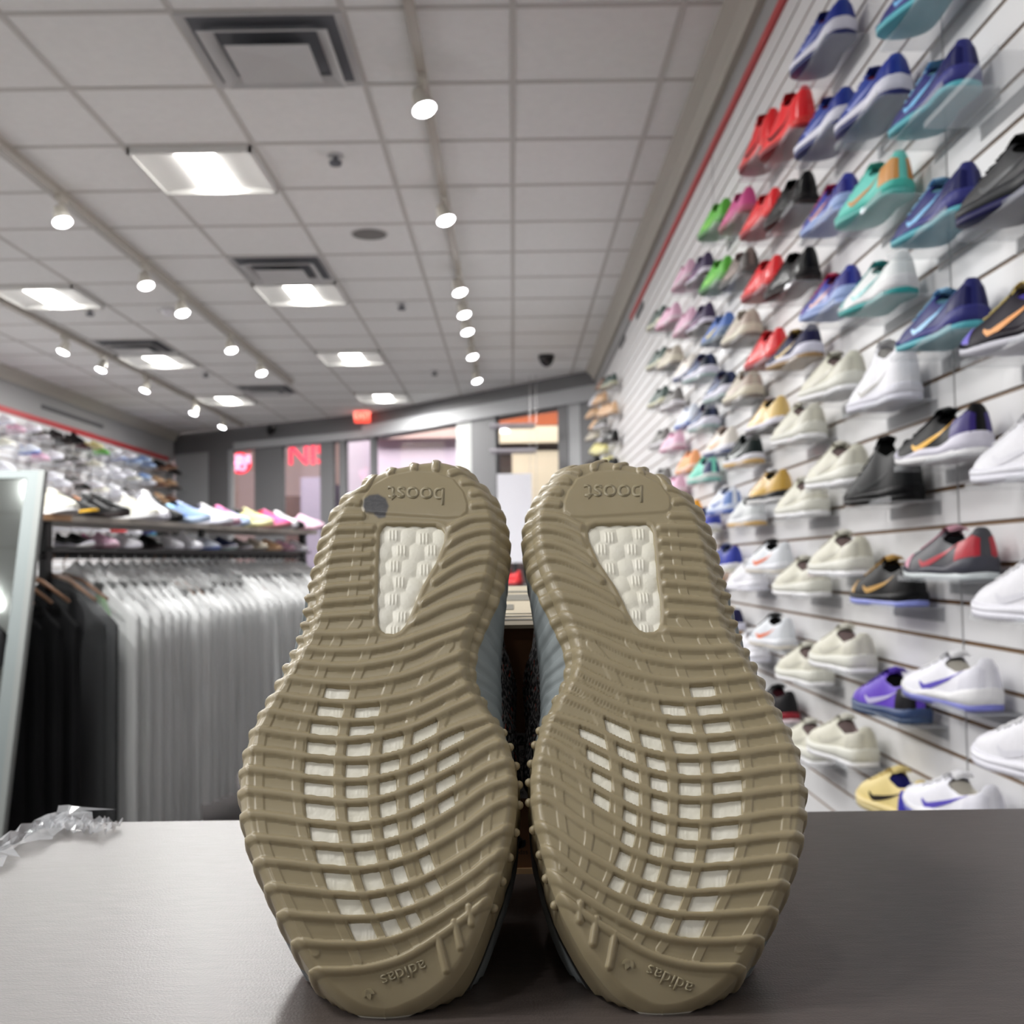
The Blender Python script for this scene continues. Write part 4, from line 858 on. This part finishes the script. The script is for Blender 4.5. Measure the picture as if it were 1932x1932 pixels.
def sneaker(key, label, loc, rz, group, full=True, pitch=0, roll=0, scale=1.0, cat='sneaker', nm='sneaker'):
    st, _, *cl = CW[key]; k = kit(st); u, ms, os_, li, em, hc, tc, lc = [c if c is None else dk(c) for c in cl]
    t = thing(nm, label, cat, loc, 0, group); t.rotation_euler = (roll, pitch, rz); t.scale = (scale,) * 3; t.rotation_mode = 'XYZ'
    gl = .28 if key in ('rd', 'rh', 'bk', 'gw', 'gb', 'nm') else .5
    parts = [('outsole', k.outsole, cmat(os_)), ('midsole', k.midsole, cmat(ms)), ('upper', k.upper, cmat(u, gl)), ('lining', k.lining, cmat(li, .8))]
    if full:
        parts += [('tongue', k.tongue, cmat(lc, .6)), ('laces', k.laces, cmat(lc, .6)), ('emblem', k.emblem, cmat(em, .35))]
        if hc: parts.append(('heel_counter', k.heel, cmat(hc, .4)))
        if tc: parts.append(('mudguard', k.toe, cmat(tc, .5)))
    elif key in ('wo', 'by', 'dg', 'pk', 'gr'): parts.append(('emblem', k.emblem, cmat(em, .35)))
    ups = {}
    for n_, me, m in parts:
        ups[n_] = link(n_, me, m, ups['upper'] if n_ in ('emblem', 'heel_counter', 'mudguard') else (ups['tongue'] if n_ == 'laces' else t))
    return t
# clear acrylic shelf
acry = mat('clear_acrylic', (236, 240, 244), .05, alpha=.20, spec=.8)
sh_me = {}
def acrylic(label, x, y, z, side, group):
    if side not in sh_me:
        m = MB(); m.box(*((-.105, 0) if side > 0 else (0, .105)), -.15, .15, -.004, 0); a = -.105 if side > 0 else .102; m.box(a, a + .003, -.15, .15, 0, .008); b = -.003 if side > 0 else 0; m.box(b, b + .003, -.15, .15, -.03, -.004); sh_me[side] = m.mesh('acrylic_shelf')
    o = link('acrylic_shelf', sh_me[side], None); 
    if not sh_me[side].materials: sh_me[side].materials.append(acry)
    o.location = (x, y, z); tag(o, label, 'shelf', group); return o
L1 = [1.27, 1.05, .84, .615, .405, .18, -.04, -.27, -.49]; L2 = [1.18, .97, .76, .55, .33, .12, -.10, -.34, -.55]
RW = [  # right wall columns, front to back, top to bottom; '-' leaves the place empty
 (1.56, 2, '- - - dm fl ww ww ww -'), (1.90, 1, '- nv nv nv nv ys rg wp wp'), (2.23, 2, '- bw tg wt wh bh bg pu tn'), (2.57, 1, 'bw bw nm nm ow ow ow ow ow'),
 (2.92, 2, 'rh bk bk nw ow ow ow ow ow'), (3.28, 1, 'rh rd rd rd gw gb wo wo br'), (3.64, 2, 'pk tp cr cr dg wg ww ww br'), (4.02, 1, 'gr gr by nb wx wb ry nw ww'),
 (4.42, 2, 'pw pw nb nb tq ry am ww wb'), (4.84, 1, 'pp pp wx wb or am gy ww -'), (5.28, 2, 'pp cr gy pp pp or pp gy -'), (5.72, 1, 'gn gn gn gy gy pp ww gy -')]
for c, (Y, lv, keys) in enumerate(RW):
    for r, key in enumerate(keys.split()):
        if key == '-': continue
        z = CAM.z + (L1 if lv == 1 else L2)[r]; vis = sum(1 for q in keys.split()[:r] if q != '-')
        w_ = CW[key][1]; pos = '%s column from the right edge, %s from top' % (ordn(c), ordn(vis))
        lab = w_ + ', ' + pos
        if len(lab.split()) > 16: lab = ' '.join(w_.split()[:16 - len(pos.split())]).rstrip(' and with') + ', ' + pos
        jit = RNG.uniform(-.05, .05)
        sneaker(key, lab, (XR - .052, Y, z), math.pi / 2 + .10 + jit, 'sneakers on the right slat wall', full=c < 9)
        acrylic('clear acrylic shelf fixed on the right wall, %s column, %s from top' % (ordn(c), ordn(vis)), XR, Y + .145, z - .001, 1, 'acrylic shelves on the right slat wall')
acrylic('empty clear acrylic shelf high on the right wall near the right edge', XR, 1.83, CAM.z + .80, 1, 'acrylic shelves on the right slat wall')
FAR = [(8.5, 2, 'gn sd bk bv gy bh lb'), (8.95, 1, 'bn sd gy yl gy dm nb'), (9.4, 2, 'sd gy yl bv ww sd pp'), (9.85, 1, 'ww sd yl gy cr sd rd'), (10.3, 2, 'sd cr bk mr mr wx pk')]
for c, (Y, lv, keys) in enumerate(FAR):
    for r, key in enumerate(keys.split()):
        z = CAM.z + 1.46 - r * .2225 + (0 if lv == 1 else -.06)
        sneaker(key, '%s, far cluster by the storefront, %s column, %s down' % (' '.join(CW[key][1].split()[:5]), ordn(c), ordn(r)), (XR - .052, Y, z), math.pi / 2 + .25, 'far sneakers at the end of the right wall', full=False)
        acrylic('small clear shelf in the far cluster, %s column, %s down' % (ordn(c), ordn(r)), XR, Y + .145, z - .001, 1, 'acrylic shelves at the end of the right wall')
LWC = ['ww ww ww wx ww', 'wb ww ww ww ow', 'ww ow ww ww ww', 'pp - - - ow', 'ww wb - - -', 'gy pp - - wh', 'bk ww ww mr ow', 'bk gy ww mr ww', 'bh gy gy or ww', 'mr gy bk rd ww', 'yl ow ww ow ow', 'gr ww ow ow ww', 'ww ww ww ww ww',
       'wb ww ww ow rd', 'ww ww gy ww bk', 'lb ow ww wb ww', 'lb lb ww ry bw', 'lb ww lb wb nv', 'bk sd sd sd mr', 'bn bn sd bn bk', 'bn sd bn bk mr', 'bk tp bk tp bk']
Yc = 9.75
for c, keys in enumerate(LWC):
    for r, key in enumerate(keys.split()):
        if key == '-': continue
        z = SZL - .17 - r * .222 - (.05 if c % 2 else 0)
        sneaker(key, '%s, left wall, %s column from the left, %s down' % (' '.join(CW[key][1].split()[:6]).removesuffix(' with').removesuffix(' and'), ordn(c), ordn(r)), (XL + .03, Yc, z), -.55 - .12 * (c % 2), 'sneakers on the left slat wall', full=False, scale=1.04)
    Yc += .275
# shelves under the left wall sneakers, one clear strip per level
for r in range(5):
    tag(obj('acrylic_shelf', MB().box(XL, XL + .26, 9.5, 15.75, SZL - .17 - r * .222 - .055, SZL - .17 - r * .222 - .051), acry), 'long clear shelf on the left wall, %s level from the top' % ordn(r), 'shelf', 'long clear shelves on the left wall')
# ------------------------------------------------------------------ garment rack
ZS = CAM.z + .20
A0 = on_z(86, 972, ZS); A1 = on_z(574, 1001, ZS); A0.z = A1.z = 0
ru = (A1 - A0).normalized(); rn = Vector((ru.y, -ru.x, 0)); RL = (A1 - A0).length; rang = math.atan2(ru.y, ru.x)
MR = Matrix(((ru.x, rn.x, 0, A0.x), (ru.y, rn.y, 0, A0.y), (0, 0, 1, 0), (0, 0, 0, 1)))
blk = mat('black_rack_metal', (20, 20, 22), .4, metal=.3)
t = thing('garment_rack', 'black metal garment rack with a pale shelf of sneakers on top', 'clothes rack')
obj('top_shelf', MB().box(-.4, RL + .04, -.3, .06, ZS - .022, ZS, MR), mat('pale_shelf_board', (176, 170, 160), .5), t)
obj('shelf_edge', MB().box(-.4, .06, .06, .063, ZS - .022, ZS, MR), mat('wood_shelf_edge', (190, 150, 112), .6), t)
obj('lower_shelf', MB().box(-.02, RL - .02, -.26, .05, ZS - .125, ZS - .115, MR), blk, t)
obj('hanging_rail', MB().tube([MR @ Vector((-.05, 0, ZS - .142)), MR @ Vector((RL, 0, ZS - .142))], .014, 10), blk, t)
for x in (.0, RL * .5, RL - .02):
    for y in (0,):
        if x == RL * .5: obj('hanger_bracket', MB().box(x - .012, x + .012, y - .012, y + .012, ZS - .125, ZS - .02, MR), blk, t)
        else: obj('post', MB().box(x - .016, x + .016, y - .016, y + .016, 0.0, ZS - .02, MR), blk, t)
for x in (.0, RL - .02): obj('foot_bar', MB().box(x - .02, x + .02, -.25, .25, 0, .03, MR), blk, t)
TOP = 'ow bv bk dm ow ww wh bh lb nv ww nb pp lb yl bk pk rd ww bk pp'.split()
for i, key in enumerate(TOP):
    x = .06 + (RL - .16) * i / (len(TOP) - 1); y = (-.09 if i % 2 == 0 else -.16)
    p = MR @ Vector((x, y, ZS))
    sneaker(key, '%s on the rack shelf, %s from its near end' % (' '.join(CW[key][1].split()[:6]).removesuffix(' with').removesuffix(' and'), ordn(i)), (p.x, p.y, ZS + .0005), -.45 + (.25 if i % 3 else -.2) , 'sneakers on top of the garment rack', full=i < 20, scale=.86)
LOW = 'ys pp ww bk ww wh wb nb gy cr sd pp ww'.split()
for i, key in enumerate(LOW):
    x = .16 + (RL - .3) * i / (len(LOW) - 1); p = MR @ Vector((x, -.08, ZS - .11))
    sneaker(key, '%s on the rack under-shelf, %s from its near end' % (' '.join(CW[key][1].split()[:5]).removesuffix(' with').removesuffix(' and'), ordn(i)), (p.x, p.y, ZS - .1145), -.4, 'sneakers on the under-shelf of the rack', full=False, scale=.62)
# garments
def garment_mesh(seed, w, length, th, name, z0=0., flare=1.0, nz=34, nx=25):
    rg = random.Random(seed); ph = [rg.uniform(0, 6.28) for _ in range(6)]; fr = [rg.uniform(18, 42) for _ in range(3)]
    front, back = [], []
    for i in range(nz):
        q = i / (nz - 1)
        hw = w * (math.sin(min(1, q / .045) * math.pi / 2) ** .8) * (1 + (flare - 1) * q) if q < .045 else w * (1 + (flare - 1) * q)
        rf, rb = [], []
        for j in range(nx):
            s_ = -1 + 2 * j / (nx - 1); x = hw * s_; sl = .17 * abs(s_) ** 1.6 * max(0, 1 - q * 2.6) ; z = -q * length - sl * (w / .25) 
            e = math.sqrt(max(0, 1 - s_ ** 4)); wv = .010 * math.sin(x * fr[0] + ph[0] + q * 1.6) + .006 * math.sin(x * fr[1] * 1.7 + ph[1]) + .004 * math.sin(q * 16 + ph[2] + x * 20)
            tk = (th * (.5 + .5 * min(1, q * 4)) * e)
            rf.append(Vector((x, -tk - wv * e * min(1, q * 5), z0 + z))); rb.append(Vector((x, tk - wv * e * .6 * min(1, q * 5), z0 + z)))
        front.append(rf); back.append(rb)
    mb = MB(); mb.grid([f + b[::-1] for f, b in zip(front, back)], True); return mb.mesh(name, True)
covm = mat('clear_garment_plastic', (250, 252, 252), .25, alpha=.85, spec=.9); covd = mat('thin_clear_plastic', (235, 240, 242), .12, alpha=.07, spec=1); hangw = mat('clear_grey_hanger', (206, 208, 208), .4); hangm = mat('brown_wood_hanger', (150, 112, 84), .5)
cov_vars = [(garment_mesh(s_, .27, L_, .016, 'plastic_cover', .045, f_), L_) for s_, L_, f_ in ((1, 1.05, 1.0), (2, .99, 1.0), (3, .92, 1.02), (4, .87, 1.12), (5, 1.02, .98))]
gar_vars = [garment_mesh(10 + s_, .235, L_, .010, 'jacket', .0) for s_, L_ in enumerate((.95, .86, .80, .72, .84))]
hg = MB(); hg.tube([(0, 0, .045), (0, 0, .0), (0, 0, -.01)], .002, 6).tube([(-.19, 0, -.10), (-.08, 0, -.03), (0, 0, -.008), (.08, 0, -.03), (.19, 0, -.10)], [.006, .008, .01, .008, .006], 8)
hg.tube([(.0 + .014 * math.cos(a), 0, .058 + .014 * math.sin(a)) for a in np.linspace(-1.57, 3.2, 9)], .002, 6); hang_me = hg.mesh('hanger', True)
GC = [(24, 25, 28), (30, 34, 34), (150, 196, 140), (196, 200, 200), (206, 206, 204), (184, 190, 190), (214, 214, 212), (176, 176, 176), (200, 198, 192), (120, 124, 128), (210, 208, 206), (188, 182, 178), (150, 158, 162), (208, 208, 208), (90, 96, 104), (196, 196, 194), (60, 64, 70), (200, 202, 204), (170, 174, 178), (130, 108, 112)]
ZR = ZS - .142; NG = 30
def garment(label, x, y, z, rz, gi, vi, cover, group):
    t = thing('hanging_garment', label, 'garment', (x, y, z), rz, group)
    link('hanger', hang_me, hangm if (not cover or gi % 5 == 0) else hangw, t)
    link('jacket', gar_vars[vi % 5], mat('cloth_%d_%d_%d' % GC[gi], GC[gi], .85, noise=.12, nscale=14), t)
    if cover: link('plastic_cover', cov_vars[vi % 5][0], covm if gi else covd, t)
    return t
for i in range(NG):
    x = .03 + (RL - .06) * i / (NG - 1); p = MR @ Vector((x, 0, 0)); gi = 0 if i == 0 else (0 if i == 1 else (2 if i == 2 else 3 + (i * 7) % 17)); vi = 0 if i < 9 else (1 if i < 13 else (2 if i < 17 else 3)); 
    lab = {0: 'black jacket nearest the camera, first garment on the black rail', 1: 'black jacket hanging second garment from the near end of the rail', 2: 'green-edged garment in clear plastic right behind the black jacket'}.get(i, 'pale garment in a clear plastic cover, %s on the rail from the near end' % ordn(i))
    garment(lab, p.x, p.y, ZR - .062, rang - math.pi / 2 + RNG.uniform(-.06, .06), gi, vi, True, 'plastic-covered garments on the black rack')
# dark garments behind the mirror on a second stretch of rail
for i in range(5):
    x = -.12 - .09 * i; p = MR @ Vector((x, 0, 0))
    garment('black garment hanging left of the rack post, %s towards the mirror' % ordn(i), p.x, p.y, ZR - .062, rang - math.pi / 2, 0, 1, False, 'black garments between rack and mirror')
t2 = thing('side_rail', 'short black rail holding the black garments behind the mirror', 'rail')
obj('rail', MB().tube([MR @ Vector((-.62, 0, ZR)), MR @ Vector((-.07, 0, ZR))], .012, 8), blk, t2)
obj('post', MB().box(-.64, -.60, -.02, .02, 0, ZR + .02, MR), blk, t2)
# white graphic on the black jacket
# ------------------------------------------------------------------ leaning mirror at left
Ym = 3.35
tr = on_y(76, 889, Ym + .12); br = on_y(-12, 1640, Ym - .12); br.z = max(br.z, .012); hgt = tr - br
wx = Vector((-1, -.10, .006)).normalized() * .62
t = thing('floor_mirror', 'silver-framed floor mirror leaning at the left edge', 'mirror')
nrm = wx.cross(hgt).normalized(); nrm = nrm if nrm.y < 0 else -nrm
def mpt(a, b, c): return br + wx * a + hgt * b + nrm * c
def mbox(a0, a1, b0, b1, c0, c1):
    vs = [mpt(a, b, c) for a in (a0, a1) for b in (b0, b1) for c in (c0, c1)]
    return MB().add(vs, [(0, 1, 3, 2), (4, 6, 7, 5), (0, 4, 5, 1), (2, 3, 7, 6), (0, 2, 6, 4), (1, 5, 7, 3)])
fr_m = mat('silver_mirror_frame', (112, 120, 120), .4, metal=.35); fw = .045; fh = fw / hgt.length * .62
obj('glass', mbox(.05, .95, .02, .98, -.004, .004), mat('mirror_glass', (206, 214, 210), .04, metal=1), t)
for nm, q in (('side_rail', (0, .06, 0, 1)), ('side_rail', (.94, 1, 0, 1)), ('top_rail', (.06, .94, .978, 1)), ('bottom_rail', (.06, .94, 0, .022))):
    obj(nm, mbox(*q, -.012, .012), fr_m, t)
obj('outer_edge', mbox(-.03, 0, 0, 1.0, -.02, .016), mat('grey_mirror_edge', (120, 124, 122), .4, metal=.3), t)
obj('back_strut', MB().tube([mpt(.5, .7, -.01), (mpt(.5, 0, 0) + Vector((0, .55, 0))) * 1.0], .012), blk, t)
# ------------------------------------------------------------------ display table between the shoes
t = thing('nesting_table', 'low dark display table seen between the two heels', 'table', (0.0, 5.9, 0))
obj('table_top', MB().box(-.45, .35, -.3, .3, .98, 1.01), mat('dark_wood_top', (60, 56, 54), .5), t)
for x in (-.42, .32):
    for y in (-.27, .27): obj('leg', MB().box(x - .02, x + .02, y - .02, y + .02, 0, .98), blk, t)
for i, (key, x, y) in enumerate((('bk', -.14, -.1), ('rd', .04, -.14), ('gy', -.02, .1), ('pp', -.16, .12), ('bh', .14, -.05), ('nb', .1, .16))):
    sneaker(key, '%s on the low display table between the heels' % ' '.join(CW[key][1].split()[:5]).removesuffix(' with'), (x, 5.9 + y, 1.0105), 1.2 + i, 'sneakers on the low display table', full=False, scale=.8)
